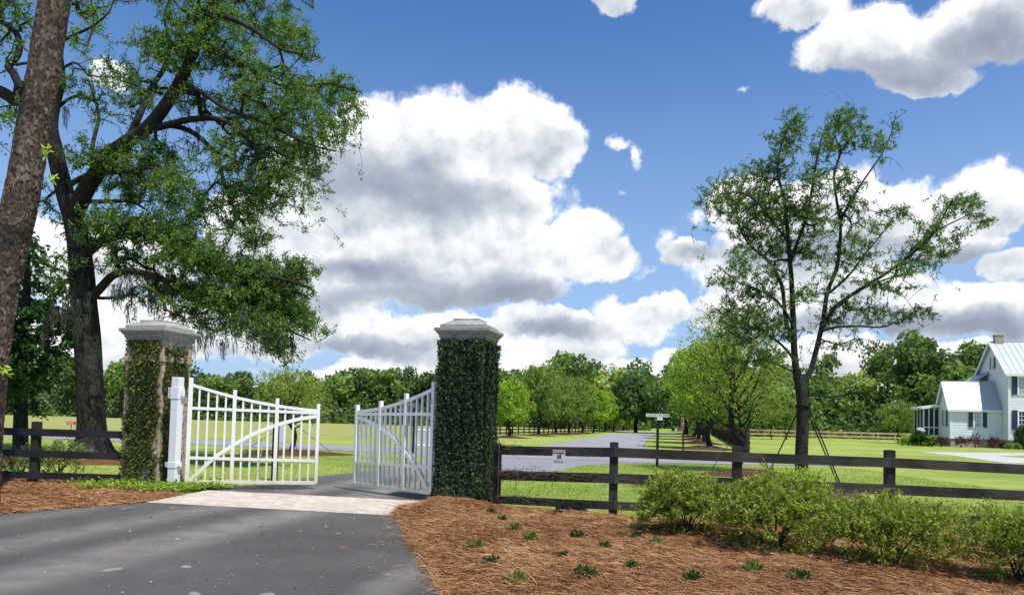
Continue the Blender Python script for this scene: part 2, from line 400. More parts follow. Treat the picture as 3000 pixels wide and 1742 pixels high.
def _bark(c0, c1, c2, sx, sz, patch=None, crack=0.10):
    def fn(q, obj, geo, b):
        v = q.v('MULTIPLY', q.v('ADD', obj, q.v('SCALE', q.noise(obj, 3, 3, 0.6, colour=True), 0.12)), (sx, sx, sz))
        vo = q.n('ShaderNodeTexVoronoi', feature='DISTANCE_TO_EDGE'); q.put(vo.inputs['Vector'], v); vo.inputs['Scale'].default_value = 1.0
        vc = q.n('ShaderNodeTexVoronoi'); q.put(vc.inputs['Vector'], v); vc.inputs['Scale'].default_value = 1.0
        f = q.noise(q.v('MULTIPLY', obj, (1, 1, 0.3)), 40, 5, 0.7); big = q.noise(obj, 1.1, 4, 0.65)
        c = q.mix(q.sep(vc.outputs['Color'])[0], c1, c2)
        c = q.mix(q.m('MULTIPLY', q.ss(vo.outputs[0], crack, 0.0), 0.8), c, c0)
        c = q.mix(q.m('MULTIPLY', q.ss(f, 0.42, 0.7), 0.6), c, c0)
        if patch: c = q.mix(q.m('MULTIPLY', q.ss(big, 0.5, 0.62), 0.7), c, patch)
        bump(q, b, q.m('ADD', q.ss(vo.outputs[0], 0.0, 0.3), q.m('MULTIPLY', f, 0.8)), 0.02, 0.8)
        return c
    return fn
def _oldwood(base, light, along='X'):
    sc = (0.8, 22, 22) if along == 'X' else (22, 22, 0.8)
    def fn(q, obj, geo, b):
        g = q.noise(q.v('MULTIPLY', geo, sc), 2.2, 5, 0.7); p = q.noise(geo, 1.1, 4, 0.6)
        kn = q.n('ShaderNodeTexVoronoi'); q.put(kn.inputs['Vector'], q.v('MULTIPLY', geo, (1.0, 1.0, 3.0) if along == 'X' else (3, 3, 1))); kn.inputs['Scale'].default_value = 1.7
        c = q.mix(q.ss(p, 0.35, 0.65), base, light)
        c = q.mix(q.m('MULTIPLY', q.ss(g, 0.42, 0.7), 0.65), c, tuple(v * 0.35 for v in base))
        c = q.mix(q.m('MULTIPLY', q.ss(kn.outputs[0], 0.09, 0.04), 0.9), c, (0.010, 0.009, 0.008))
        bump(q, b, g, 0.006, 0.9)
        return c
    return fn
def _gatepaint(q, obj, geo, b):
    s = q.sep(obj); n = q.noise(obj, 5, 5, 0.65)
    low = q.m('MULTIPLY', q.ss(s[2], 1.15, 0.1), q.ss(n, 0.25, 0.65, 0.5, 1.0))
    c = q.mix(q.m('MULTIPLY', q.ss(n, 0.55, 0.8), 0.25), (0.85, 0.84, 0.82), (0.62, 0.61, 0.56))
    return q.mix(q.m('MULTIPLY', low, 0.8), c, (0.62, 0.585, 0.36))
def _siding(q, obj, geo, b):
    n = q.noise(obj, 1.4, 4, 0.6)
    return q.mix(n, (0.74, 0.76, 0.79), (0.82, 0.83, 0.84))
def _roof(q, obj, geo, b):
    n = q.noise(obj, 0.6, 5, 0.6); f = q.noise(q.v('MULTIPLY', obj, (4, 0.6, 0.6)), 2, 4, 0.6)
    b.inputs['Metallic'].default_value = 0.25
    return q.mix(q.m('MULTIPLY', f, n), (0.40, 0.425, 0.46), (0.50, 0.52, 0.545))
def _mulch(q, obj, geo, b):
    v = q.n('ShaderNodeTexVoronoi'); q.put(v.inputs['Vector'], q.v('MULTIPLY', geo, (1, 1, 1))); v.inputs['Scale'].default_value = 14
    n = q.noise(geo, 2.5, 5, 0.7)
    c = q.mix(q.sep(v.outputs['Color'])[0], (0.055, 0.030, 0.022), (0.150, 0.078, 0.055))
    bump(q, b, q.m('ADD', v.outputs[0], n), 0.06, 1.0)
    return q.mix(q.ss(n, 0.55, 0.75, 0, 0.5), c, (0.21, 0.11, 0.075))
def _strawbase(q, obj, geo, b):
    n = q.noise(geo, 3.2, 6, 0.72); f = q.noise(geo, 60, 4, 0.75)
    c = q.mix(q.ss(n, 0.35, 0.65), (0.17, 0.068, 0.030), (0.27, 0.125, 0.058))
    bump(q, b, q.m('ADD', n, f), 0.04, 1.0)
    return q.mix(q.m('MULTIPLY', q.ss(f, 0.45, 0.7), 0.7), c, (0.065, 0.028, 0.014))
def _pinebark(q, obj, geo, b):
    t = q.n('ShaderNodeAttribute', attribute_name='tint').outputs['Fac']
    big = q.noise(obj, 1.3, 4, 0.6); f = q.noise(q.v('MULTIPLY', obj, (1, 1, 0.35)), 55, 5, 0.75)
    c = q.ramp(t, [(0.0, (0.018, 0.014, 0.011)), (0.15, (0.060, 0.043, 0.033)), (0.32, (0.098, 0.068, 0.050)), (0.75, (0.160, 0.118, 0.090)), (1.0, (0.27, 0.215, 0.172))])
    c = q.mix(q.ss(f, 0.35, 0.7, 0.0, 0.8), c, (0.055, 0.040, 0.031))
    c = q.mix(q.m('MULTIPLY', q.ss(q.noise(obj, 16, 4, 0.7), 0.5, 0.7), 0.5), c, (0.30, 0.25, 0.21))
    c = q.mix(q.m('MULTIPLY', q.ss(big, 0.50, 0.60), 0.72), c, (0.022, 0.019, 0.018))
    bump(q, b, f, 0.012, 0.9)
    return c
M = dict(
 lawn=material('lawn_grass', _lawn, 0.95, 0.1), asphalt=material('asphalt_dark', _asph(True), 0.85, 0.3),
 road=material('asphalt_pale', _asph(False), 0.85, 0.3), paver=material('clay_pavers', _paver, 0.85, 0.25),
 concrete=material('concrete', _conc((0.52, 0.50, 0.46), (0.60, 0.58, 0.54)), 0.9, 0.2), cap=material('cast_stone', _capstone, 0.85, 0.25),
 brick=brickmat('old_brick', (0.36, 0.20, 0.14), (0.60, 0.47, 0.36), (0.52, 0.46, 0.38), dirt=0.35),
 house_brick=brickmat('foundation_brick', (0.36, 0.25, 0.20), (0.45, 0.35, 0.29), (0.50, 0.46, 0.41), 0.25, 0.09, 0.2),
 pine=material('pine_bark', _pinebark, 0.95, 0.1),
 oakbark=material('oak_bark', _bark((0.010, 0.009, 0.008), (0.030, 0.026, 0.022), (0.065, 0.060, 0.052), 16, 5, (0.060, 0.058, 0.052)), 0.95, 0.1),
 greybark=material('grey_bark', _bark((0.016, 0.014, 0.013), (0.050, 0.046, 0.042), (0.085, 0.080, 0.072), 34, 12, (0.032, 0.030, 0.027), 0.12), 0.95, 0.1),
 rail=material('weathered_rail_wood', _oldwood((0.024, 0.022, 0.018), (0.074, 0.069, 0.057)), 0.85, 0.25),
 post=material('weathered_post_wood', _oldwood((0.022, 0.020, 0.018), (0.052, 0.046, 0.040), 'Z'), 0.85, 0.25),
 blackrail=material('black_painted_rail', _oldwood((0.014, 0.015, 0.018), (0.026, 0.027, 0.031)), 0.75, 0.25),
 farrail=material('brown_fence_wood', _oldwood((0.045, 0.033, 0.027), (0.085, 0.066, 0.055)), 0.85, 0.2),
 newwood=material('new_fence_wood', _oldwood((0.52, 0.37, 0.20), (0.62, 0.48, 0.29)), 0.85, 0.2),
 gate=material('white_gate_paint', _gatepaint, 0.45, 0.5), white=flat('white_paint', (0.80, 0.81, 0.82), 0.45, 0.45, var=0.05),
 gategrey=flat('plain_grey', (0.42, 0.44, 0.45), 0.5, 0.4),  # one even grey for the slim gate post, its brackets and the bolts
 siding=material('white_clapboard', _siding, 0.6, 0.3), roof=material('white_standing_seam', _roof, 0.42, 0.4),
 trim=flat('white_trim', (0.80, 0.82, 0.85), 0.5, 0.3, var=0.04), navy=flat('navy_paint', (0.030, 0.042, 0.090), 0.5, 0.4),
 glass=flat('curtained_glass', (0.38, 0.40, 0.41), 0.12, 0.6, var=0.35, scale=2.0), darkglass=flat('dark_glass', (0.012, 0.015, 0.03), 0.08, 0.6),
 screen=flat('insect_screen', (0.022, 0.028, 0.042), 0.6, 0.3, var=0.3, scale=1.5), black=flat('black_metal', (0.012, 0.012, 0.014), 0.5, 0.4),
 navypost=flat('navy_post_paint', (0.010, 0.013, 0.026), 0.45, 0.4), red=flat('sign_red', (0.50, 0.020, 0.028), 0.5, 0.4, var=0.05),
 signwhite=flat('sign_white', (0.80, 0.80, 0.76), 0.5, 0.4, var=0.04), ink=flat('sign_ink', (0.035, 0.045, 0.040), 0.6, 0.3), paleink=flat('faded_ink', (0.22, 0.25, 0.22), 0.6, 0.3),
 darkred=flat('faded_red', (0.26, 0.035, 0.025), 0.6, 0.3), pinkwhite=flat('pale_lettering', (0.80, 0.55, 0.56), 0.5, 0.3),
 mulch=material('bark_mulch', _mulch, 0.95, 0.1), straw=material('pine_straw_bed', _strawbase, 0.95, 0.1),
 boxgreen=flat('dark_green_plastic', (0.020, 0.028, 0.024), 0.5, 0.4), rope=flat('strap_black', (0.018, 0.016, 0.015), 0.8, 0.2),
 dish=flat('dish_grey', (0.50, 0.52, 0.54), 0.4, 0.4),
 L_oak=leafmat('oak_leaves', [(0.0, (0.059, 0.112, 0.038)), (0.5, (0.124, 0.218, 0.054)), (0.85, (0.212, 0.336, 0.075)), (1.0, (0.354, 0.472, 0.109))], 0.45, patch=0.6),
 L_right=leafmat('willow_oak_leaves', [(0.0, (0.058, 0.111, 0.044)), (0.6, (0.124, 0.215, 0.066)), (1.0, (0.260, 0.364, 0.125))], 0.40, patch=0.3),
 L_olive=leafmat('olive_leaves', [(0.0, (0.143, 0.194, 0.047)), (0.5, (0.277, 0.348, 0.075)), (1.0, (0.538, 0.583, 0.140))], 0.42, patch=0.4),
 L_bright=leafmat('bright_leaves', [(0.0, (0.133, 0.230, 0.031)), (0.5, (0.284, 0.431, 0.048)), (1.0, (0.534, 0.661, 0.091))], 0.42, patch=0.3),
 L_mid=leafmat('mid_leaves', [(0.0, (0.118, 0.182, 0.046)), (0.5, (0.215, 0.298, 0.073)), (1.0, (0.359, 0.439, 0.114))], 0.38, patch=0.3),
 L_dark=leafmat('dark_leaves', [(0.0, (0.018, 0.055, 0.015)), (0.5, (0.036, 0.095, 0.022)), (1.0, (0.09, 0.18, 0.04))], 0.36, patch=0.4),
 L_wood=leafmat('woodland_leaves', [(0.0, (0.062, 0.107, 0.045)), (0.35, (0.136, 0.208, 0.064)), (0.7, (0.274, 0.372, 0.082)), (1.0, (0.473, 0.519, 0.142))], 0.40),
 L_ivy=leafmat('ivy_leaves', [(0.0, (0.016, 0.026, 0.009)), (0.5, (0.090, 0.120, 0.022)), (0.85, (0.190, 0.215, 0.038)), (1.0, (0.34, 0.33, 0.07))], 0.22, 0.7),
 L_ivyd=leafmat('dark_ivy_leaves', [(0.0, (0.013, 0.019, 0.013)), (0.6, (0.038, 0.064, 0.024)), (0.9, (0.080, 0.133, 0.041)), (1.0, (0.174, 0.261, 0.072))], 0.15, 0.65),
 L_shrub=leafmat('azalea_leaves', [(0.0, (0.130, 0.170, 0.032)), (0.5, (0.255, 0.300, 0.055)), (1.0, (0.44, 0.46, 0.095))], 0.42, 0.5, patch=0.3),
 L_cover=leafmat('groundcover_leaves', [(0.0, (0.10, 0.19, 0.02)), (1.0, (0.36, 0.48, 0.07))], 0.3, 0.45),
 L_red=leafmat('burgundy_leaves', [(0.0, (0.045, 0.012, 0.018)), (1.0, (0.14, 0.035, 0.05))], 0.25, 0.5, (1.3, 0.6, 0.7)),
 L_moss=leafmat('spanish_moss', [(0.0, (0.034, 0.038, 0.028)), (1.0, (0.112, 0.120, 0.091))], 0.25, 0.8, (1, 1, 0.9)),
 L_needle=leafmat('straw_needles', [(0.0, (0.099, 0.037, 0.015)), (0.5, (0.324, 0.154, 0.063)), (0.9, (0.522, 0.304, 0.143)), (1.0, (0.540, 0.370, 0.210))], 0.1, 0.6, (1, 1, 1)),
 L_grass=leafmat('grass_blades', [(0.0, (0.15, 0.23, 0.035)), (0.6, (0.28, 0.37, 0.065)), (1.0, (0.42, 0.45, 0.14))], 0.35, 0.6),
 L_litter=leafmat('dry_leaves', [(0.0, (0.10, 0.055, 0.03)), (0.6, (0.34, 0.22, 0.12)), (1.0, (0.60, 0.55, 0.42))], 0.1, 0.7, (1, 1, 1)),
)

# ---------------------------------------------------------------- plant helpers
def unit(a): return a / np.maximum(np.linalg.norm(a, axis=-1, keepdims=True), 1e-9)
def leaf_faces(P, Dv, N, L, Wd, fold=0.0):
    "rhombic leaves: base P, direction Dv, approximate normal N"
    Dv = unit(Dv); S_ = unit(np.cross(Dv, N)); Nn = np.cross(S_, Dv)
    L = np.broadcast_to(np.asarray(L, float), (len(P),))[:, None]; Wd = np.broadcast_to(np.asarray(Wd, float), (len(P),))[:, None]
    a = P; c = P + Dv * L; mid = P + Dv * L * 0.45
    b = mid + S_ * Wd * 0.5 + Nn * Wd * fold; d = mid - S_ * Wd * 0.5 + Nn * Wd * fold
    V = np.stack([a, b, c, d], 1).reshape(-1, 3)
    return V, np.arange(len(V)).reshape(-1, 4)
def ellipsoid(rg, n, c, r3, power=0.45, rot=None):
    v = unit(rg.normal(size=(n, 3))) * (rg.random((n, 1)) ** power)
    v = v * np.array(r3)
    if rot is not None: v = v @ rot.T
    return v + np.array(c)
class Branches:
    def __init__(s): s.V = []; s.F = []; s.n = 0
    def tube(s, P, r_, k):
        P = np.asarray(P, float); r_ = np.asarray(r_, float); n = len(P)
        T = unit(np.gradient(P, axis=0)); ref = np.array([0.31, 0.87, 0.38])
        A = unit(np.cross(T, ref)); B = np.cross(T, A)
        an = np.arange(k) * 2 * math.pi / k
        ring = P[:, None] + r_[:, None, None] * (A[:, None] * np.cos(an)[None, :, None] + B[:, None] * np.sin(an)[None, :, None])
        i = np.arange(n - 1)[:, None] * k; j = np.arange(k)[None]; j2 = (j + 1) % k
        Fq = np.stack([i + j, i + j2, i + k + j2, i + k + j], -1).reshape(-1, 4) + s.n
        s.V.append(ring.reshape(-1, 3)); s.F.append(Fq); s.n += n * k
        return s
    def build(s, name, mat, parent):
        me = raw_mesh(name, np.concatenate(s.V), np.concatenate(s.F))
        return link(name, me, mat, parent, smooth=True)
def grow(rg, limbs, tips, seg=0.25, tip_r=0.006, sag=0.06, k_small=4, rough=0.0, expo=0.5, kbig=12):
    """limbs: [(points, radii)], tips (n,3). every tip grows a twig from the nearest wood already there.
    returns Branches, tip directions"""
    br = Branches(); nodes = []; rr = []; 
    for pts, rads in limbs:
        Q = smoothline(pts, 5); R2 = np.interp(np.linspace(0, 1, len(Q)), np.linspace(0, 1, len(rads)), rads)
        if rough:
            k = kbig; an = np.arange(k) * 2 * math.pi / k
        br.tube(Q, R2, kbig if R2.max() > 0.05 else 7)
        nodes.append(Q); rr.append(R2)
    N0 = np.concatenate(nodes); R0 = np.concatenate(rr)
    use = R0 < np.max(R0) * 0.62 if len(limbs) > 1 else np.arange(len(N0)) > len(N0) * 0.45
    if use.sum() < 3: use[:] = True
    cap = len(N0) + len(tips) * 14
    P = np.zeros((cap, 3)); P[:len(N0)] = N0; par = np.full(cap, -1); rad_ = np.zeros(cap); rad_[:len(N0)] = R0
    blocked = np.zeros(cap); blocked[:len(N0)] = np.where(use, 0, 1e6)
    n = len(N0)
    d0 = np.array([np.min(np.sum((N0[use] - t) ** 2, 1)) for t in tips]); order = np.argsort(d0 * rg.uniform(0.7, 1.4, len(d0)))
    chains = []; dirs = np.zeros((len(tips), 3))
    for ti in order:
        t = tips[ti]; d2 = np.sum((P[:n] - t) ** 2, 1) + blocked[:n]
        j = int(np.argmin(d2)); L = math.sqrt(d2[j]) if d2[j] < 1e5 else 0.5
        k = min(max(1, int(L / seg)), 12); a = P[j].copy(); idx = [j]; prev = j
        off = rg.normal(size=3) * L * 0.06 + np.array([0, 0, sag * L])
        for q in range(1, k + 1):
            s_ = q / k; p = a + (t - a) * s_ + off * 4 * s_ * (1 - s_) + (rg.normal(size=3) * 0.025 * L if q < k else 0)
            P[n] = p; par[n] = prev; prev = n; idx.append(n); n += 1
        chains.append(idx); dirs[ti] = P[idx[-1]] - P[idx[-2]]
    cnt = np.zeros(n)
    for c in chains: cnt[c[-1]] += 1
    for i in range(n - 1, len(N0) - 1, -1): cnt[par[i]] += cnt[i]
    for i in range(len(N0), n):
        rad_[i] = min(tip_r * max(cnt[i], 1) ** expo, rad_[par[i]] * 0.85)
    for c in chains:
        r_ = rad_[c].copy(); r_[0] = min(r_[0], r_[1] * 1.25)
        br.tube(P[c], r_, k_small if r_.max() < 0.03 else 6)
    return br, unit(dirs)
def foliage(rg, tips, dirs, per, spread, L, Wd, upb=0.25, droop=0.0, tint0=0.0, tintv=1.0, iso=0.27, run=2.0):
    n = len(tips); T = np.repeat(tips, per, 0); Dr = np.repeat(dirs, per, 0)
    back = rg.random((len(T), 1)) ** 1.3
    P = T - Dr * back * spread * run + rg.normal(size=T.shape) * spread * iso
    dv = Dr * 0.5 + rg.normal(size=T.shape) * 0.75 + np.array([0, 0, -droop])
    N = rg.normal(size=T.shape) * 0.7 + np.array([0, 0, upb + 0.4])
    V, Fq = leaf_faces(P, dv, N, L * rg.uniform(0.6, 1.25, len(T)), Wd * rg.uniform(0.7, 1.2, len(T)), 0.12)
    tt = np.repeat(rg.normal(0, 0.16, n), per) + rg.normal(0.5, 0.17, len(T)) * tintv + tint0
    return V, Fq, np.clip(tt, 0, 1)
def blades(rg, P, h, wd, lean=0.35):
    "upright thin triangles for grass"
    n = len(P); a = rg.random(n) * 2 * math.pi
    s_ = np.stack([np.cos(a), np.sin(a), np.zeros(n)], 1) * wd * 0.5
    H_ = (h * rg.uniform(0.5, 1.3, n))[:, None]
    tip = P + np.concatenate([rg.normal(size=(n, 2)) * lean * H_, H_], 1)
    V = np.stack([P - s_, P + s_, tip], 1).reshape(-1, 3)
    return V, np.arange(3 * n).reshape(-1, 3)
def clump_crown(rg, c, r3, nclump, nleaf, leaf, skirt=0.0, squash=0.8):
    "far crown: leaf clumps spread over and through an ellipsoid, faces turned outward"
    cc = ellipsoid(rg, nclump, c, np.array(r3) * 0.78, 0.35)
    cr = rg.uniform(0.20, 0.38, nclump) * np.mean(r3)
    k = rg.integers(0, nclump, nleaf)
    o = unit(rg.normal(size=(nleaf, 3)) + np.array([0, 0, 0.25]))
    P = cc[k] + o * (cr[k] * rg.uniform(0.65, 1.08, nleaf))[:, None] * np.array([1, 1, squash])
    N = unit(o + rg.normal(size=(nleaf, 3)) * 0.55); dv = np.cross(N, rg.normal(size=(nleaf, 3)))
    s = leaf * rg.uniform(0.6, 1.3, nleaf)
    V, Fq = leaf_faces(P, dv, N, s * 1.3, s, 0.1)
    t = rg.normal(0, 0.10, nclump)[k] + rg.normal(0, 0.10, nleaf)
    return V, Fq, t
def join_leaf(parts):
    V = []; Fq = []; T = []; n = 0
    for v, f, t in parts:
        V.append(v); Fq.append(f + n); T.append(t); n += len(v)
    return np.concatenate(V), np.concatenate(Fq), np.concatenate(T)

# ================================================================ THE GROUND
def wav(x, y, s, seed=0):
    r_ = R_(seed); o = 0
    for i in range(7):
        a = r_.random() * 6.28; k = s * (1.5 ** i) * r_.uniform(0.8, 1.2)
        o = o + np.sin((x * math.cos(a) + y * math.sin(a)) * k + r_.random() * 6.28) / (1.35 ** i)
    return o / 3.0
sheet('ground', [(-2500, -600), (2500, -600), (2500, 3500), (-2500, 3500)], 0.0, M['lawn'])
driveway = [(-1.80, 12.72), (-1.28, 10.08), (-0.81, 8.16), (-0.58, 7.21), (-0.35, 4), (0.6, 0), (4, -8), (-20, -8), (-24, 2), (-14, 7.2), (-10.5, 9.6), (-7.73, 11.77), (-6.42, 13.65)]
sheet('driveway', driveway, 0.008, M['asphalt'])
sheet('brick_paving', [(-1.80, 12.72), (-6.42, 13.65), (-6.25, 16.0), (-1.55, 15.0), (-1.5, 13.5)], 0.012, M['paver'])
inner = [(-1.55, 15.0), (-6.25, 16.0), (-5.7, 18.0), (-4.68, 21.45), (-3.9, 24), (-3.1, 27.5), (-3.4, 31), (-6.0, 36.5), (9, 34), (6.0, 31.2), (4.2, 30.4), (2.7, 28.3), (1.66, 25.34), (0.95, 23.7), (-0.2, 20.44), (-0.75, 17.8), (-0.9, 15.6)]
sheet('driveway', inner, 0.008, M['asphalt'])
near_edge = [(-90, 56), (-50, 47), (-22.8, 39.6), (-7.7, 34.8), (0, 32.6), (7, 31.6), (11.6, 32.4), (30, 36), (90, 50)]
far_edge = [(90, 56), (30, 41.5), (12, 37.3), (0, 39.0), (-7.7, 40.2), (-22.8, 45.6), (-50, 53), (-90, 62)]
sheet('road', smoothline(near_edge, 4).tolist() + smoothline(far_edge, 4).tolist(), 0.016, M['road'])
av_l = [(-6.5, 38.5), (-1.6, 43), (2.1, 49), (10.7, 88), (13.5, 102), (24, 130), (60, 200)]
av_r = [(66, 190), (27.5, 126), (18.5, 98), (15.6, 85), (9.0, 52), (8.2, 43), (11.5, 36.5)]
sheet('road', smoothline(av_l, 4).tolist() + smoothline(av_r, 4).tolist(), 0.024, M['road'])
# pale drive in front of the house, with its grass island
pa = [G(2690, 1323), G(2850, 1324.5), G(3000, 1327), G(3150, 1331), G(3250, 1392), G(3060, 1374), G(2923, 1353), G(2803, 1335)]
sheet('path', [p[:2] for p in pa], 0.012, M['concrete'])
ia = [G(2925, 1335.5), G(3000, 1333.5), G(3120, 1336), G(3120, 1343), G(3000, 1341)]
sheet('lawn_island', [p[:2] for p in ia], 0.018, M['lawn'])

def seg_dist(px_, py_, poly):
    d = np.full(px_.shape, 1e9); inside = np.zeros(px_.shape, bool); n = len(poly)
    for i in range(n):
        ax, ay = poly[i]; bx, by = poly[(i + 1) % n]
        ex, ey = bx - ax, by - ay; t = np.clip(((px_-ax)*ex + (py_-ay)*ey) / (ex*ex+ey*ey), 0, 1)
        d = np.minimum(d, np.hypot(px_-ax-t*ex, py_-ay-t*ey))
        c = ((ay > py_) != (by > py_)) & (px_ < (bx-ax)*(py_-ay)/(by-ay+1e-12)+ax); inside ^= c
    return np.where(inside, d, -d)
STRAW_R = [(-1.92, 13.0), (-1.62, 11.8), (-1.28, 10.1), (-0.81, 8.16), (-0.58, 7.21), (-0.33, 5), (0.0, 3.0), (12, 3.0), (13, 12.4), (7.5, 12.6), (3.5, 12.3), (1.9, 13.0), (0.4, 13.7), (-0.4, 14.5), (-1.5, 14.9), (-1.9, 14.0)]
STRAW_L = [(-6.45, 13.62), (-7.73, 11.70), (-10.5, 9.5), (-14, 7.1), (-22, 4), (-26, 19), (-12, 17.6), (-8.6, 16.9), (-7.2, 15.6), (-6.5, 15.1)]
def bed_height(x, y, poly, amp, seed):
    sd = seg_dist(x, y, poly) + wav(x, y, 4.0, seed + 5) * 0.05
    h = np.clip(sd / 0.7, 0, 1); h = h * h * (3 - 2 * h)
    return np.where(sd > -0.12, h * ((0.09 if seed == 1 else 0.012) + amp * (0.5 + 0.5 * wav(x, y, 0.9, seed))) + h * 0.018 * wav(x, y, 9.0, seed + 1) + 0.006, -0.05), sd
def bed(name, poly, step, amp, seed):
    P_ = np.array(poly); xs = np.arange(P_[:, 0].min() - .3, P_[:, 0].max() + .3, step); ys = np.arange(max(P_[:, 1].min(), 2) - .3, P_[:, 1].max() + .3, step)
    X, Y = np.meshgrid(xs, ys); Z, sd = bed_height(X, Y, poly, amp, seed)
    V = np.stack([X, Y, Z], -1).reshape(-1, 3); nx = len(xs); ny = len(ys)
    i = (np.arange(ny - 1)[:, None] * nx + np.arange(nx - 1)[None]).ravel()
    Fq = np.stack([i, i + 1, i + nx + 1, i + nx], 1)
    keep = (sd.ravel()[Fq].max(1) > -0.1); Fq = Fq[keep]
    u_, inv = np.unique(Fq, return_inverse=True)
    return tag(link(name, raw_mesh(name, V[u_], inv.reshape(-1, 4)), M['straw'], smooth=True), kind='structure')
bed('mulch_bed', STRAW_R, 0.06, 0.10, 1)
bed('mulch_bed', STRAW_L, 0.08, 0.01, 2)
def needles(name, poly, amp, seed, box, n, L, wd, density_pow=1.0):
    rg = R_(seed); x = rg.uniform(box[0], box[1], n); y = rg.uniform(box[2], box[3], n)
    z, sd = bed_height(x, y, poly, amp, seed)
    k = (sd > -0.02 - 0.06 * rg.random(n)) | ((sd > -0.9) & (rg.random(n) < 0.10 * np.exp(np.minimum(sd, 0) * 5))); x, y, z = x[k], y[k], z[k]; n = len(x)
    z = np.maximum(z, 0.01)
    a = rg.random(n) * 2 * math.pi + wav(x, y, 2.0, seed + 9) * 1.0
    el_ = np.abs(rg.normal(0, 0.16, n)); L_ = L * rg.uniform(0.6, 1.25, n)
    d = np.stack([np.cos(a) * np.cos(el_), np.sin(a) * np.cos(el_), np.sin(el_)], 1)
    s_ = unit(np.cross(d, np.array([0, 0, 1.0]))); bend = rg.normal(0, 0.20, n)[:, None]
    p0 = np.stack([x, y, z + rg.uniform(0.002, 0.030, n)], 1) - d * (L_ / 2)[:, None]
    p0[:, 2] = np.maximum(p0[:, 2], z + 0.003)
    p1 = p0 + d * (L_ * 0.5)[:, None] + s_ * bend * (L_ * 0.5)[:, None] + np.array([0, 0, 0.010])
    p2 = p0 + d * L_[:, None]; w_ = (wd * rg.uniform(0.7, 1.3, n))[:, None]
    tw = s_ * 0.8 + np.array([0, 0, 0.5])
    V = np.stack([p0 - tw*w_*.3, p0 + tw*w_*.3, p1 - tw*w_*.5, p1 + tw*w_*.5, p2 - tw*w_*.2, p2 + tw*w_*.2], 1).reshape(-1, 3)
    b = np.arange(n)[:, None] * 6
    Fq = np.concatenate([b + np.array([[0, 1, 3, 2]]), b + np.array([[2, 3, 5, 4]])], 0)
    t = np.clip(rg.normal(0.5, 0.24, n) + 0.22 * wav(x, y, 1.7, seed + 4), 0, 1); t = np.concatenate([t, t])
    tag(link(name, raw_mesh(name, V, Fq, t), M['L_needle']), 'loose orange brown pine needles strewn over the ' + ('bed right of the driveway' if seed == 1 else 'bed left of the driveway'), 'pine straw', kind='stuff')
needles('pine_straw', STRAW_R, 0.10, 1, (-2.2, 7.5, 6.2, 15.0), 170000, 0.18, 0.0058)
needles('pine_straw', STRAW_L, 0.01, 2, (-14, -6.2, 10.5, 17.6), 60000, 0.20, 0.0095)

def mound(x, y, rx, ry, h, seed, mat='mulch'):
    rg = R_(seed); nr, na = 16, 72; V = [(x, y, h)]
    ph = rg.random(6) * 6.28
    for i in range(1, nr + 1):
        t = i / nr
        for j in range(na):
            a = 2 * math.pi * j / na
            wob = 1 + 0.07 * math.sin(3*a+ph[0]) + 0.05*math.sin(5*a+ph[1]) + 0.03*math.sin(9*a+ph[2]) + 0.02 * math.sin(17*a+ph[3])
            X_ = x + rx*t*wob*math.cos(a); Y_ = y + ry*t*wob*math.sin(a)
            z = h * (0.5 + 0.5*math.cos(math.pi*min(t*1.02, 1))) + (0.02 + 0.08*h) * float(wav(X_, Y_, 5.0, seed)) * (1 - t) - (0.03 if i == nr else 0) + 0.012
            V.append((X_, Y_, z))
    Fs = [(0, 1 + j, 1 + (j+1) % na) for j in range(na)]
    for i in range(nr - 1):
        for j in range(na):
            a = 1 + i*na; b = a + na; Fs.append((a + j, b + j, b + (j+1) % na, a + (j+1) % na))
    me = bpy.data.meshes.new('mulch_mound'); me.from_pydata(V, [], Fs); me.update()
    return tag(link('mulch_mound', me, M[mat], smooth=True), kind='structure')

# grass blades where the lawn is close enough to show them
rg = R_(11)
def grasspatch(name, boxes, label, h=0.05, wd=0.012):
    P_ = []
    for (x0, x1, y0, y1, n) in boxes:
        x = rg.uniform(x0, x1, n); y = y0 + (y1 - y0) * rg.random(n) ** 1.25
        ok = np.ones(n, bool)
        for poly, mar in ((inner, 0.0), (STRAW_R, -0.05), (STRAW_L, -0.05), ([(-1.80, 12.72), (-6.42, 13.65), (-6.25, 16.0), (-1.55, 15.0)], 0.0), (near_edge + [(90, 60), (-90, 66)], 0)):
            ok &= seg_dist(x, y, poly) < mar
        ok &= (wav(x, y, 1.1, 3) + rg.normal(0, 0.5, n)) > -0.6
        P_.append(np.stack([x[ok], y[ok], np.zeros(ok.sum())], 1))
    P_ = np.concatenate(P_); V, Fq = blades(rg, P_, h, wd, 0.6)
    t = np.clip(rg.normal(0.5, 0.2, len(P_)) + 0.25 * wav(P_[:, 0], P_[:, 1], 0.8, 8), 0, 1)
    tag(link(name, raw_mesh(name, V, Fq, t), M['L_grass']), label, 'grass', kind='stuff')
grasspatch('grass', [(-0.5, 14, 12.3, 31, 90000), (-22, -3, 15.5, 34, 60000)], 'short green lawn grass growing between the fences and the crossing road', 0.045, 0.014)
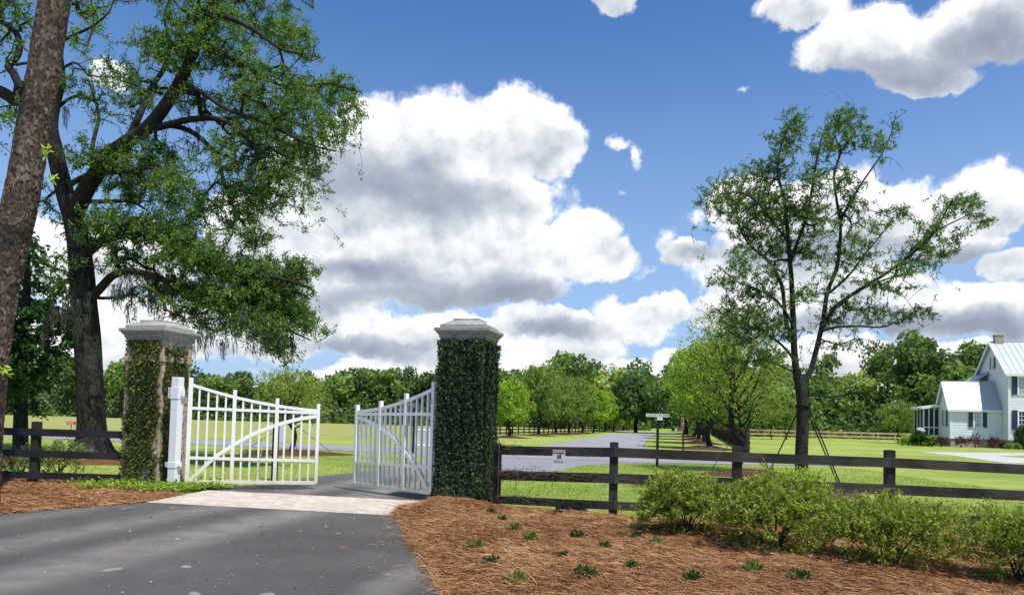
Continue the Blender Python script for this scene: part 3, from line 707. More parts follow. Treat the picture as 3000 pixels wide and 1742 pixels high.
# taller fringe along the asphalt and paving edges
# ---------------------------------------------------------------- leaf litter on the asphalt
rg = R_(12); n = 420
x = rg.uniform(-9, -0.8, n); y = rg.uniform(6.4, 13.2, n); ok = seg_dist(x, y, driveway) > 0.03; x, y = x[ok], y[ok]; n = len(x)
edge = rg.random(n) < 1.1
P_ = np.stack([x, y, np.full(n, 0.014)], 1); dv = rg.normal(size=(n, 3)) * np.array([1, 1, 0.12])
V, Fq = leaf_faces(P_, dv, np.tile([0, 0, 1.0], (n, 1)) + rg.normal(size=(n, 3)) * 0.2, rg.uniform(0.02, 0.06, n), rg.uniform(0.012, 0.03, n), 0.3)
V[:, 2] = np.maximum(V[:, 2], 0.012)
tag(link('leaf_litter', raw_mesh('leaf_litter', V, Fq, rg.random(n)), M['L_litter']), 'dry leaves scattered over the dark asphalt in the foreground', 'leaf litter', kind='stuff')

# ================================================================ GATE PILLARS
GROT = rad(-14.3); gdir = np.array([math.cos(GROT), math.sin(GROT), 0.0]); gback = np.array([-math.sin(GROT), math.cos(GROT), 0.0])
def ivy_wall(rg, side, n, u_lo, u_hi, z_hi, mask, hw, thick=0.03, size=0.048):
    "side 0 front(-y) 1 right(+x) 2 back 3 left; u runs -1..1 over the face"
    u = rg.uniform(u_lo, u_hi, n); z = rg.uniform(0.0, z_hi, n); k = mask(u, z, rg.random(n)); u, z = u[k], z[k]; n = len(u)
    off = hw + rg.uniform(0.0, thick, n) * 0.7 + np.where(rg.random(n) < .03, rg.uniform(0, .07, n), 0) + thick * 1.5 * np.clip(.35 - z, 0, 1) * rg.random(n) * 3 + thick * 0.8 * (wav(u * 2.2, z, 3.4, side + 3) + 0.4).clip(0, 2) + 0.02 * np.clip(0.3 - z, 0, 1) * 3 * rg.random(n)
    P_ = np.stack([u * hw, -off, z], 1); N_ = np.tile([0, -1.0, 0.45], (n, 1)) + rg.normal(size=(n, 3)) * 0.42
    D_ = np.tile([0, -0.25, -0.9], (n, 1)) + rg.normal(size=(n, 3)) * 0.55
    a = [0, math.pi/2, math.pi, -math.pi/2][side]; c_, s_ = math.cos(a), math.sin(a); Rm = np.array([[c_, -s_, 0], [s_, c_, 0], [0, 0, 1]])
    V, Fq = leaf_faces(P_ @ Rm.T, D_ @ Rm.T, N_ @ Rm.T, size * rg.uniform(0.45, 1.5, n), size * 0.85 * rg.uniform(0.5, 1.3, n), 0.15)
    return V, Fq, np.clip(rg.normal(0.42, 0.22, n) + 0.32 * wav(u * 1.5, z, 2.4, side + 20), 0, 1)
def pillar(name, label, c, hw, top, ivy, mat):
    t = thing(name, label, 'gate pillar', (c[0], c[1], 0), GROT)
    Geo().square([(-0.1, hw), (top - .46, hw), (top - .46, hw + .03), (top - .34, hw + .03), (top - .34, hw), (top, hw)]).build('brick_shaft', M['brick'], t)
    s = (hw - .45)
    pr = [(top, .475), (top+.045, .475), (top+.045, .495), (top+.09, .495), (top+.11, .515), (top+.14, .54), (top+.17, .552), (top+.17, .575), (top+.235, .575), (top+.235, .485), (top+.30, .485), (top+.31, .47), (top+.395, .315), (top+.395, .295), (top+.44, .29)]
    Geo().square([(z, h + s) for z, h in pr]).build('cap', M['cap'], t, bevel=0.006)
    V, Fq, T = join_leaf(ivy)
    link('ivy', raw_mesh('ivy', V, Fq, T), M['L_ivy' if 'left' in label else 'L_ivyd'], t)
    return t
rg = R_(21)
def mfront(u, z, r_):
    w_ = 0.10 * np.sin(z * 5.1) + 0.06 * np.sin(z * 13) 
    hi = 0.84 + w_ * 0.9; lo = -0.80 + 0.08 * np.sin(z * 7 + 1)
    bald = (np.sin(u * 5 + z * 4.1) + np.sin(u * 9 - z * 7.3 + 2)) > 1.75
    low = (z < 0.45) & (u > 0.15) & (u < 0.6) & (r_ < 0.75)
    inband = (z > 2.68) & (r_ < 0.25) & (u > .4)
    return (((u > lo) & (u < hi)) | (r_ < 0.10)) & ~(bald & (r_ < 0.8)) & ~low & ~inband
def mright(u, z, r_):
    hi = np.clip(-0.05 + (z - 1.0) * 0.62, -0.15, 0.72) + 0.12 * np.sin(z * 6); lo = -0.90 + 0.08 * np.sin(z * 8)
    return ((u > lo) & (u < hi)) & (z < 3.0) | (r_ < 0.05)
mall = lambda u, z, r_: r_ < 2
TOP_L = 3.12
cl = gx(440, 16.55) + gback * 0.10
lp = pillar('gate_pillar', 'old brick gate pillar with patchy yellow green ivy, left of the driveway', cl, 0.455, TOP_L,
  [ivy_wall(rg, 0, 9500, -1, 1, TOP_L, mfront, .455, 0.035), ivy_wall(rg, 1, 7500, -1, 1, TOP_L, mright, .455, 0.03), ivy_wall(rg, 3, 3500, -0.9, 1, TOP_L, mall, .455), ivy_wall(rg, 2, 3500, -1, 1, TOP_L, mall, .455)], 'brick')
cr = gx(1362, 15.25)
TOP_R = 3.15
def ctop(u, z, r_): return (z < TOP_R) | (r_ < 0.3)
rp = pillar('gate_pillar', 'gate pillar wholly wrapped in dark creeping ivy, right of the driveway', cr, 0.43, TOP_R,
  [ivy_wall(rg, 0, 19000, -1.06, 1.06, TOP_R + .03, ctop, .43, 0.07), ivy_wall(rg, 1, 12000, -1.06, 1.06, TOP_R, ctop, .43, 0.07), ivy_wall(rg, 3, 9000, -1.06, 1.06, TOP_R, ctop, .43, 0.06), ivy_wall(rg, 2, 7000, -1, 1, TOP_R, mall, .43, .05)], 'brick')
# dead runners sticking out of the right pillar's ivy
br = Branches()
for i in range(260):
    side = rg.integers(0, 4); u = rg.uniform(-1, 1); z = rg.uniform(0.2, TOP_R + .02)
    if side in (1,) or rg.random() < 0.6:
        a = [0, math.pi/2, math.pi, -math.pi/2][side]; c_, s_ = math.cos(a), math.sin(a)
        p = np.array([u * .43, -.47, z]); L = rg.uniform(.08, .28); d = np.array([rg.normal() * .8, -0.45 * rg.random() - .1, rg.normal() * .7]); d /= np.linalg.norm(d)
        q = np.array([p, p + d * L * .5 + np.array([0, 0, .02]), p + d * L + np.array([0, -.01, -.04])])
        Rm = np.array([[c_, -s_, 0], [s_, c_, 0], [0, 0, 1]]); br.tube(q @ Rm.T, [.003, .0025, .0015], 3)
br.build('vine_runner', flat('dead_vine', (0.10, 0.075, 0.05), 0.9, 0.1), rp)
# small round reflector on the left pillar
g = Geo(); g.prism([(0.045 * math.cos(a), 0.045 * math.sin(a)) for a in np.linspace(0, 2*math.pi, 16, endpoint=False)], 'y', -0.02, 0)
o = g.build('reflector', M['white'], lp); o.location = (0.36, -0.455, 0.73)

# ================================================================ GATE LEAVES
def gate_leaf(label, hinge, free, mir):
    d = free - hinge; L = float(np.hypot(d[0], d[1])); t = thing('gate_leaf', label, 'gate', (hinge[0], hinge[1], 0), math.atan2(d[1], d[0]))
    us = [0.0, 0.335, 0.668, 1.0]
    top = lambda u: float(np.interp(u, [0, .17, .335, .5, .668, .83, 1], [2.19, 2.07, 1.965, 1.875, 1.80, 1.75, 1.715]))
    post_top = [2.33, 2.11, 1.955, 1.865]; wst = [.085, .075, .075, .07]
    names = ['hinge_stile', 'intermediate_post', 'intermediate_post', 'free_stile']
    for u, z, w_, nm in zip(us, post_top, wst, names):
        x = u * L; g = Geo(); g.box(x - w_/2, x + w_/2, -.04, .04, 0.13, z); g.build(nm, M['gate'], t, bevel=.006)
    def rail(z0, z1, nm, hh=.065, th=.05, y=0.0):
        g = Geo()
        pts = [(u, z0 + (z1 - z0) * u) for u in np.linspace(0, 1, 5)]
        for (a, za), (b, zb) in zip(pts[:-1], pts[1:]): g.beam((a*L, y, za), (b*L, y, zb), th, hh)
        g.build(nm, M['gate'], t)
    rail(0.17, 0.145, 'bottom_rail', .07, .072); rail(0.665, 0.62, 'lower_rail', .06, .066); rail(1.70, 1.665, 'upper_rail', .06, .066)
    def curve(nm, fn, hh, th, n=16, u0=0.0, u1=1.0):
        U = np.linspace(u0, u1, n); g = Geo(); rings = []
        for u in U:
            z = fn(u); s_ = (fn(min(u+.01, 1)) - fn(max(u-.01, 0))) / (min(u+.01, 1) - max(u-.01, 0)) / L; k = math.sqrt(1 + s_*s_); nx_, nz_ = -s_/k, 1/k
            rings.append([(u*L - nx_*hh/2, -th/2, z - nz_*hh/2), (u*L - nx_*hh/2, th/2, z - nz_*hh/2), (u*L + nx_*hh/2, th/2, z + nz_*hh/2), (u*L + nx_*hh/2, -th/2, z + nz_*hh/2)])
        g.loft(rings); g.build(nm, M['gate'], t)
    curve('top_rail', lambda u: float(np.interp(u, np.linspace(0, 1, 21), [2.19 - .82*v + .345*v*v for v in np.linspace(0, 1, 21)])), .062, .062)
    curve('arched_brace', lambda u: float(np.interp(u, [0, .03, .19, .34, .49, .68, .85, 1], [.17, .22, .66, .95, 1.19, 1.40, 1.53, 1.60])), .075, .058, 22, 0.02, 1.0)
    tf = lambda u: 2.19 - .82*u + .345*u*u
    for a, b in zip(us[:-1], us[1:]):
        for k in range(1, 5):
            u = a + (b - a) * k / 5; x = u * L; g = Geo(); g.box(x - .019, x + .019, -.019, .019, .17, tf(u) - .02); g.build('picket', M['gate'], t)
    return t
hl = gx(546, 16.05); fl_ = gx(924, 16.85); hr = gx(1262, 15.05); fr = gx(1039, 16.85)
gate_leaf('white slatted gate leaf hung on the thick white post, left half', hl, fl_, 1)
gate_leaf('white slatted gate leaf swung ajar beside the dark ivy pillar, right half', hr, fr, -1)
def hinge_post(label, p, w_, h, mat, brackets):
    t = thing('hinge_post', label, 'gate post', (p[0], p[1], 0), GROT)
    Geo().box(-w_/2, w_/2, -w_/2, w_/2, -.05, h).build('post', M[mat], t, bevel=.008)
    for z, hh in brackets:
        g = Geo(); k = w_/2 + .010
        g.box(-k, k, -k, k, z - hh/2, z + hh/2); g.box(-k-.09, -k, -.05, .05, z-hh/2+.01, z+hh/2-.01); g.box(k, k+.06, -.035, .035, z-hh/4, z+hh/4)
        b = g.build('hinge_bracket', M['white' if mat == 'white' else mat], t, bevel=.005)
        for zz in (z - hh*.3, z + hh*.3):
            g2 = Geo(); g2.tube([(-k-.045, -.05, zz), (-k-.045, -.066, zz)], .012, 8); g2.build('bolt', M['gategrey'], b)
    return t
hinge_post('thick square white gate post in front of the patchy ivy pillar', gx(507, 15.95), 0.175, 2.33, 'white', [(2.0, .24), (0.52, .12)])
hinge_post('slim grey gate post squeezed against the dark ivy pillar', gx(1275, 15.05), 0.10, 2.33, 'gategrey', [(1.95, .1), (0.35, .1)])
# thin pull cord on the left leaf
g = Geo(); a = at(772, 1282, 16.35); b = at(751, 1404, 16.35); g.tube([a, (a+b)/2 + np.array([0.01,0,0]), b], .006, 5)
tag(g.build('cord', flat('pale_cord', (0.6, 0.6, 0.52), 0.8, 0.2)), 'thin pale cord hanging down the left white gate leaf', 'cord')

# ================================================================ FENCES
def fence(name, label, posts, rails, mats, cat='fence', rail_side=-1, spans=None, pw=0.145):
    """posts: (x, y, z0, z1); rails: per rail a list of centre heights at each post, height; spans: index ranges one board covers"""
    P_ = [np.array(p[:2], float) for p in posts]; c = P_[0]
    t = thing(name, label, cat, (c[0], c[1], 0))
    dirv = P_[-1] - P_[0]; ang = math.atan2(dirv[1], dirv[0]); nrm = np.array([math.sin(ang), -math.cos(ang)]) * (-rail_side)
    for x, y, z0, z1 in posts:
        o = Geo().prism([(-pw/2, z0), (pw/2, z0), (pw/2, z1 - .012), (pw/2-.02, z1), (-pw/2+.02, z1), (-pw/2, z1-.012)], 'y', -pw/2, pw/2).build('post', M[mats[1]], t)
        o.location = (x - c[0], y - c[1], 0); o.rotation_euler = (0, 0, ang + 0.0)
    spans = spans or [(i, i + 1) for i in range(len(posts) - 1)]
    for hs, hh in rails:
        for q, (a, b) in enumerate(spans):
            off = nrm * (pw/2 + .022); g = Geo()
            e0 = (P_[a+0] - P_[b]); e0 = e0 / np.linalg.norm(e0)
            for k in range(a, b):
                A = P_[k] + off - c; B = P_[k+1] + off - c
                if k == a and a > 0: A = A - e0 * 0.004
                g.beam((*A, hs[k]), (*B, hs[k+1]), .042, hh)
            g.build('rail', M[mats[0]], t)
    return t
# left near fence: runs from behind the pine to the left pillar
lf = [(gx(-420, 16.8)[0], 16.8), (gx(-150, 16.6)[0], 16.6), (gx(99, 16.35)[0], 16.35), (cl[0] - .45, 16.45)]
z100 = [1.12, .62, .17]
fence('black_rail_fence', 'black three rail fence between the pine trunk and the brick pillar', [(x, y, -.1, 1.33) for x, y in lf[:-1]] + [(lf[-1][0] , lf[-1][1] + .1, -.1, 1.15)],
      [([1.10, 1.10, 1.105, 1.09], .155), ([.655, .655, .655, .63], .15), ([.205, .205, .20, .175], .14)], ('blackrail', 'post'), spans=[(0, 2), (2, 3)])
def zz(px_, py_, D_): return float(at(px_, py_, D_)[2])
fp = [(1453, 14.2), (1795, 13.15), (2157, 12.95), (2605, 12.9), (3085, 12.9), (3560, 12.8)]
FX = [(gx(a, b)[0], b) for a, b in fp]
def hts(vals): return [zz(p[0], v, p[1] - .09) for p, v in zip(fp, vals)]
r1 = hts([1318, 1324, 1338, 1354, 1379, 1400]); r2 = hts([1391, 1400, 1414, 1433, 1455, 1478]); r3 = hts([1462, 1480, 1494, 1512, 1532, 1556])
ptop = [zz(p[0], v, p[1]) for p, v in zip(fp, [1297, 1294, 1305, 1317, 1340, 1358])]
fence('weathered_rail_fence', 'weathered dark three rail fence running right from the ivy pillar', [(x, y, -.2, zt) for (x, y), zt in zip(FX, ptop)],
      [(r1, .16), (r2, .165), (r3, .14)], ('rail', 'post'), spans=[(0, 1), (1, 3), (3, 5)])
# vine twigs trailing over the rails beside the ivy pillar
rg = R_(31); br = Branches(); lv = []
for i in range(90):
    x = FX[0][0] + abs(rg.normal(0, .8)); y = np.interp(x, [FX[0][0], FX[1][0]], [14.2, 13.15]) - .14; z = rg.choice([r1[0] + .03, r2[0] + .08, r2[0] + .08, r2[0] + .05, r3[0] + .06]) 
    L = rg.uniform(.1, .42); d = np.array([rg.normal(), rg.normal() * .25, rg.normal() * .35]); d /= np.linalg.norm(d)
    p = np.array([x, y, z]); br.tube([p, p + d*L*.4 + np.array([0, -.03, .03]), p + d*L*.8 + np.array([0, -.02, -.05]), p + d*L + np.array([0, 0, -.14 * rg.random() - .03])], [.004, .004, .003, .002], 4)
for zr, ln in ((r1[0] + .085, 1.3), (r2[0] + .09, 2.0), (r2[0] + .02, 1.6), (r3[0] + .075, 1.5)):
    xs_ = np.linspace(FX[0][0] + .02, FX[0][0] + ln, 26); br.tube([(x, np.interp(x, [FX[0][0], FX[1][0]], [14.2, 13.15]) - .115 + .015 * math.sin(x * 9), zr + .02 * math.sin(x * 7 + zr)) for x in xs_], np.linspace(.008, .003, 26), 5)
br.tube([(FX[0][0] + .03, 14.05, z) for z in np.linspace(.15, 1.25, 10)], [.009] * 10, 5)
tv = thing('dead_vine', 'tangle of dry vine twigs trailing along rails beside the ivy pillar', 'vine', (FX[0][0], 14.0, 0))
o = br.build('twigs', flat('vine_twig', (0.13, 0.095, 0.065), 0.9, 0.1), None); o.location = (-FX[0][0], -14.0, 0); o.parent = tv
# distant fences
def long_fence(name, label, a, b, n, h, rails, mats, pw=.12, hh=.14, z0=0.0):
    a = np.array(a, float); b = np.array(b, float)
    posts = [(*(a + (b - a) * i / (n - 1)), -.1, h) for i in range(n)]
    return fence(name, label, posts, [([z + z0] * n, hh) for z in rails], mats, spans=[(i, min(i + 2, n - 1)) for i in range(0, n - 1, 2)], pw=pw)
long_fence('brown_rail_fence', 'brown four rail fence behind the row of young trees left of the avenue', gx(1380, 70)[:2], gx(1850, 150)[:2], 44, 1.35, [1.22, .88, .54, .2], ('farrail', 'farrail'))
long_fence('brown_rail_fence', 'brown plank fence right of the avenue running away behind the trees', (14.2, 46.0), (31.0, 118.0), 30, 1.42, [1.22, .90, .58, .26], ('farrail', 'farrail'), .16, .2)
long_fence('wooden_rail_fence', 'new pale timber rail fence along the woodland edge by the house', gx(2150, 107)[:2], gx(2722, 101)[:2], 13, 1.12, [.98, .48], ('newwood', 'newwood'), .15, .24)

# ================================================================ SIGNS AND POSTS
def text_mesh(name, s, size, mat, parent, loc, rot=(math.pi/2, 0, 0), sx=1.0, ext=0.002):
    cu = bpy.data.curves.new(name, 'FONT'); cu.body = s; cu.size = size; cu.extrude = ext; cu.align_x = 'CENTER'; cu.align_y = 'CENTER'; cu.resolution_u = 2
    tmp = bpy.data.objects.new('tmp', cu); col.objects.link(tmp)
    bpy.context.view_layer.update()
    me = bpy.data.meshes.new_from_object(tmp.evaluated_get(bpy.context.evaluated_depsgraph_get())); me.name = name
    bpy.data.objects.remove(tmp)
    o = link(name, me, None, parent); me.materials.clear(); me.materials.append(mat)
    o.location = loc; o.rotation_euler = rot; o.scale = (sx, 1, 1); return o
# warning notice on the top rail
D_ = np.interp(1637, [1453, 1795], [14.2, 13.15]) - .165
c = at(1637, 1346, D_); a_f = math.atan2(FX[1][1] - FX[0][1], FX[1][0] - FX[0][0])
ws = thing('warning_sign', 'white warning notice with red header nailed to the fence top rail', 'sign', c, a_f)
Geo().box(-.118, .118, 0, .004, -.175, .175).build('board', M['signwhite'], ws)
Geo().box(-.108, .108, -.003, -.0005, .112, .166).build('header', M['darkred'], ws)
text_mesh('header_lettering', 'WARNING', .046, M['signwhite'], ws, (.014, -.0045, .139), sx=.80)
Geo().prism([(-.102, .124), (-.074, .124), (-.088, .154)], 'y', -.005, -.0035).build('alert_triangle', M['signwhite'], ws)
g = Geo(); g.box(.028, .044, -.003, -.001, .018, .098); g.box(-.034, -.012, -.003, -.001, .048, .070); g.box(.012, .022, -.003, -.001, .03, .10)
for (x0, z0, x1, z1) in ((-.012, .064, .02, .078), (-.012, .052, .014, .036), (-.002, .05, -.016, .016), (.01, .044, -.008, .012), (-.04, .02, -.02, .032), (-.028, .094, -.006, .076), (-.012, .066, .008, .07)):
    g.beam((x0, -.002, z0), (x1, -.002, z1), .002, .007, (0, 1, 0)) if False else g.beam((x0, -.002, z0), (x1, -.002, z1), .006, .002, (0, 1, 0))
g.build('pictogram', M['ink'], ws)
text_mesh('lettering', 'Moving Gate Can Cause\nSerious Injury or Death', .0190, M['paleink'], ws, (0, -.003, -.022), ext=.001)
# street name post
p = gx(1925, 29.2); sp = thing('street_sign', 'black street name post with two white nameplates on the verge', 'street sign', p)
Geo().box(-.045, .045, -.045, .045, -.05, 2.16).build('post', M['navypost'], sp, bevel=.006)
g = Geo(); g.box(-.44, .44, -.012, .012, 1.865, 1.985); pl = g.build('nameplate', M['signwhite'], sp); pl.location = (-.02, -.06, 0); pl.rotation_euler = (0, 0, rad(-6)); pl['label'] = 'long white plate reading SADDLE HORN DRIVE'
text_mesh('lettering', 'SADDLE HORN DRIVE', .098, M['paleink'], pl, (0, -.015, 1.925), sx=.86)
g = Geo(); g.box(-.30, .30, -.012, .012, 1.745, 1.86); pl2 = g.build('nameplate', M['signwhite'], sp); pl2.location = (.065, -.04, 0); pl2.rotation_euler = (0, 0, rad(62)); pl2['label'] = 'short looking white plate turned nearly edge on'
# stop sign, seen almost edge on
p = gx(2001, 42.9); st = thing('stop_sign', 'red octagonal stop sign turned almost edge on, on black post', 'stop sign', p, rad(-91))
Geo().box(-.045, .045, -.045, .045, -.05, 2.08).build('post', M['navypost'], st)
Geo().tube([(0, 0, 2.08), (0, 0, 2.2)], [.02, .006], 8).build('finial', M['dish'], st)
octa = lambda r_: [(r_ * math.cos(rad(22.5 + 45*i)), 1.58 + r_ * math.sin(rad(22.5 + 45*i))) for i in range(8)]
Geo().prism(octa(.42), 'y', -.066, -.058).build('white_border', M['pinkwhite'], st)
Geo().prism(octa(.375), 'y', -.071, -.0665).build('face', M['red'], st)
text_mesh('lettering', 'STOP', .30, M['signwhite'], st, (0, -.074, 1.58), sx=.95)
# red notice on a stake in the far field
p = gx(207, 42); rs = thing('notice_board', 'small red notice with pale lettering on a thin stake in the field', 'sign', p, rad(8))
Geo().box(-.015, .015, -.015, .015, 0, .72).build('stake', M['post'], rs)
Geo().box(-.24, .24, -.04, -.02, .70, .88).build('board', M['red'], rs, bevel=.01)
g = Geo()
for k, (a, b) in enumerate(((-.19, .12), (-.17, .15))): g.box(a, b, -.045, -.041, .80 - .06*k, .83 - .06*k)
g.build('lettering', M['pinkwhite'], rs)
# slim black posts seen through the gate leaves
p = gx(803, 18.7); kp = thing('keypad_post', 'slim dark post with white back plate standing behind the left gate leaf', 'post', p, rad(-10))
Geo().box(-.062, .062, -.05, .05, -.05, 1.42).build('post', M['navypost'], kp)
Geo().box(-.05, .22, .052, .07, .95, 1.40).build('back_plate', M['white'], kp)
p = gx(1210, 34.3); kp = thing('sign_post', 'tall thin black post by the crossing road behind the right gate leaf', 'post', p)
Geo().box(-.05, .05, -.05, .05, -.05, 2.05).build('post', M['navypost'], kp)
Geo().box(-.03, .03, -.3, .3, 1.5, 1.95).build('sign_panel', M['black'], kp)
p = gx(1243, 44); ub = thing('utility_box', 'white utility cabinet on field side of crossing road behind right gate leaf', 'cabinet', p)
Geo().square([(0, .42), (.05, .42), (.05, .36), (.86, .36), (.86, .39), (.93, .38)]).build('cabinet', M['white'], ub, bevel=.01)
Geo().box(-.30, .30, -.38, -.362, .12, .80).build('door', M['dish'], ub)
# dark lidded box behind the bottom rail
p = gx(1673, 13.78); bx = thing('valve_box', 'dark green utility box on grass behind the lowest fence rail', 'utility box', p, rad(-12))
Geo().loft([[(-.28,-.2,0),(.28,-.2,0),(.28,.2,0),(-.28,.2,0)],[(-.25,-.18,.15),(.25,-.18,.15),(.25,.18,.15),(-.25,.18,.15)]]).build('body', M['boxgreen'], bx, bevel=.015)
Geo().loft([[(-.27,-.19,.15),(.27,-.19,.15),(.27,.19,.15),(-.27,.19,.15)],[(-.22,-.16,.19),(.22,-.16,.19),(.22,.16,.19),(-.22,.16,.19)]]).build('lid', M['boxgreen'], bx, bevel=.012)
# small spotlight under the left fence
p = gx(283, 15.9); sl_ = thing('garden_spotlight', 'small black garden spotlight under the lowest rail left of the pillar', 'spotlight', p)
Geo().tube([(0, 0, 0), (0, 0, .16)], .012, 6).build('stake', M['black'], sl_)
Geo().tube([(.02, -.02, .13), (.05, -.06, .19), (.06, -.075, .24)], [.03, .05, .052], 10).build('lamp_head', M['black'], sl_)

# ================================================================ THE HOUSE
HR = rad(-12); HO = gx(2955, 76.0)
hx = np.array([math.cos(HR), math.sin(HR), 0]); hy = np.array([-math.sin(HR), math.cos(HR), 0])
def hw_(x, y, z=0): return HO + hx * x + hy * y + np.array([0, 0, z])
WX = min(np.linspace(-8, -4, 161), key=lambda x: abs(pix(hw_(x, 1.5))[0] - 2784))
zE = zz(2955, 1086, 76.0); Y_R = hw_(0, 3.9)[1]; zR = zz(2914, 1001, Y_R)
zwE = zz(2790, 1186, hw_(WX, 1.5)[1]); WD = 3.4; zwR = zz(2762, 1116, hw_(WX, 1.5 + WD / 2)[1])
zB = zz(2955, 1288, 76.0)
house = thing('farmhouse', 'white clapboard farmhouse with navy shutters and pale metal roof at right', 'house', HO, HR)
def clap_x(g, x0, x1, y, z0, z1, cut=None, st=.23):
    z = z0
    while z < z1 - 1e-3:
        zt = min(z + st, z1)
        a0, b0 = (x0, x1) if not cut else cut(z); a1, b1 = (x0, x1) if not cut else cut(zt)
        g.add([(a0, y, z), (b0, y, z), (b0, y - .035, z), (a0, y - .035, z), (a1, y, zt), (b1, y, zt), (b1, y - .004, zt), (a1, y - .004, zt)], [(0,3,2,1),(4,5,6,7),(0,1,5,4),(1,2,6,5),(2,3,7,6),(3,0,4,7)])
        z = zt
def clap_y(g, x, y0, y1, z0, z1, cut=None, st=.23):
    z = z0
    while z < z1 - 1e-3:
        zt = min(z + st, z1)
        a0, b0 = (y0, y1) if not cut else cut(z); a1, b1 = (y0, y1) if not cut else cut(zt)
        g.add([(x, a0, z), (x, b0, z), (x - .035, b0, z), (x - .035, a0, z), (x, a1, zt), (x, b1, zt), (x - .004, b1, zt), (x - .004, a1, zt)], [(0,3,2,1),(4,5,6,7),(0,1,5,4),(1,2,6,5),(2,3,7,6),(3,0,4,7)])
        z = zt
MD = 7.8; MW = 12.0
g = Geo(); g.box(0, MW, 0, MD, zB, zE - .1); g.add([(0, 0, zE-.1), (0, MD, zE-.1), (0, MD/2, zR-.1), (MW, 0, zE-.1), (MW, MD, zE-.1), (MW, MD/2, zR-.1)], [(0,1,2), (3,5,4), (0,3,4,1), (1,4,5,2), (2,5,3,0)])
clap_x(g, 0, MW, 0, zB, zE - .25); clap_y(g, 0, 0, MD, zB, zE - .1)
clap_y(g, 0, 0, MD, zE - .1, zR - .2, lambda z: ((z - zE + .1) / (zR - zE) * MD/2, MD - (z - zE + .1) / (zR - zE) * MD/2))
g.build('main_wall', M['siding'], house)
g = Geo(); g.box(WX, -.04, 1.5, 1.5 + WD, zB, zwE - .08); g.add([(WX, 1.5, zwE-.08), (WX, 1.5+WD, zwE-.08), (WX, 1.5+WD/2, zwR-.08), (-.04, 1.5, zwE-.08), (-.04, 1.5+WD, zwE-.08), (-.04, 1.5+WD/2, zwR-.08)], [(0,1,2), (3,5,4), (0,3,4,1), (1,4,5,2), (2,5,3,0)])
clap_x(g, WX, -.04, 1.5, zB, zwE - .2); clap_y(g, WX, 1.5, 1.5+WD, zB, zwE - .1)
clap_y(g, WX, 1.5, 1.5+WD, zwE - .1, zwR - .15, lambda z: (1.5 + (z - zwE + .1)/(zwR - zwE)*WD/2, 1.5 + WD - (z - zwE + .1)/(zwR - zwE)*WD/2))
g.build('wing_wall', M['siding'], house)
g = Geo(); g.box(-1.7, -.04, 5.0, MD - .1, zB, 6.7); clap_x(g, -1.7, -.04, 5.0, zwE, 6.7); g.build('rear_wall', M['siding'], house)
g = Geo(); g.box(.06, MW, .06, MD, -.2, zB); g.box(WX + .06, .05, 1.56, 1.5 + WD, -.2, zB - .002); fo = g.build('foundation', M['house_brick'], house)
g = Geo(); g.box(WX + .5, WX + .78, 1.545, 1.57, .25, .42); g.box(WX + .04, WX+.056, 1.9, 2.15, .25, .42); g.build('vent', M['black'], fo)
# trim boards
g = Geo(); g.box(-.05, .12, -.055, .02, zB, zE - .2); g.box(WX - .05, WX + .12, 1.445, 1.52, zB, zwE - .18)
g.box(-.055, MW, -.05, .02, zB - .02, zB + .14); g.box(WX - .05, -.04, 1.45, 1.52, zB - .02, zB + .14); g.box(WX - .05, WX + .02, 1.52, 1.5 + WD, zB - .02, zB + .14); g.box(-.05, MW, -.05, .02, zE - .42, zE - .18); g.box(WX - .05, -.04, 1.45, 1.52, zwE - .32, zwE - .12)
g.build('corner_and_base_trim', M['trim'], house)
def gable_roof(nm, x0, x1, y0, y1, ze, zr, oh, ox, seam=.5):
    ym = (y0 + y1) / 2; sl_ = (zr - ze) / (ym - y0); g = Geo(); th = .09
    ya, yb = y0 - oh, y1 + oh; za = ze - sl_ * oh
    for (p, q, zz0, zz1) in ((ya, ym, za, zr), (yb, ym, za, zr)):
        g.add([(x0-ox, p, zz0), (x1, p, zz0), (x1, q, zz1), (x0-ox, q, zz1), (x0-ox, p, zz0-th), (x1, p, zz0-th), (x1, q, zz1-th), (x0-ox, q, zz1-th)], [(0,1,2,3),(7,6,5,4),(0,4,5,1),(1,5,6,2),(2,6,7,3),(3,7,4,0)])
    o = g.build(nm, M['roof'], house)
    s_ = Geo(); x = x0 - ox + .02
    while x < x1:
        for p, zz0 in ((ya, za), (yb, za)): s_.beam((x, p, zz0 + .02), (x, ym, zr + .02), .035, .055)
        x += seam
    s_.beam((x0 - ox, ym, zr + .03), (x1, ym, zr + .03), .16, .06); s_.build('standing_seams', flat('seam_grey', (.52, .55, .60), .5, .3) if 'seam' not in M else M['seam'], o)
    f = Geo(); f.beam((x0 - ox, ya - .02, za - .13), (x1, ya - .02, za - .13), .10, .20)
    for p in (ya, yb): f.beam((x0 - ox - .03, p, za - .12), (x0 - ox - .03, ym, zr - .12), .07, .24)
    f.box(x0 - ox, x1, y0 - oh, y0 - .05, za - .2, za - .14)
    f.build('eave_trim', M['trim'], o)
    return o
M['seam'] = flat('seam_grey', (.52, .55, .60), .5, .3)
mr = gable_roof('main_roof', 0, MW + .3, 0, MD, zE, zR, .35, .35, .55)
gable_roof('wing_roof', WX, -.05, 1.5, 1.5 + WD, zwE, zwR, .28, .30, .5)
g = Geo(); g.add([(-2.1, 4.75, 6.55), (-.05, 4.75, 7.9), (-.05, MD, 7.9), (-2.1, MD, 6.55), (-2.1, 4.75, 6.35), (-.05, 4.75, 7.7), (-.05, MD, 7.7), (-2.1, MD, 6.35)], [(0,1,2,3),(7,6,5,4),(0,4,5,1),(1,5,6,2),(2,6,7,3),(3,7,4,0)])
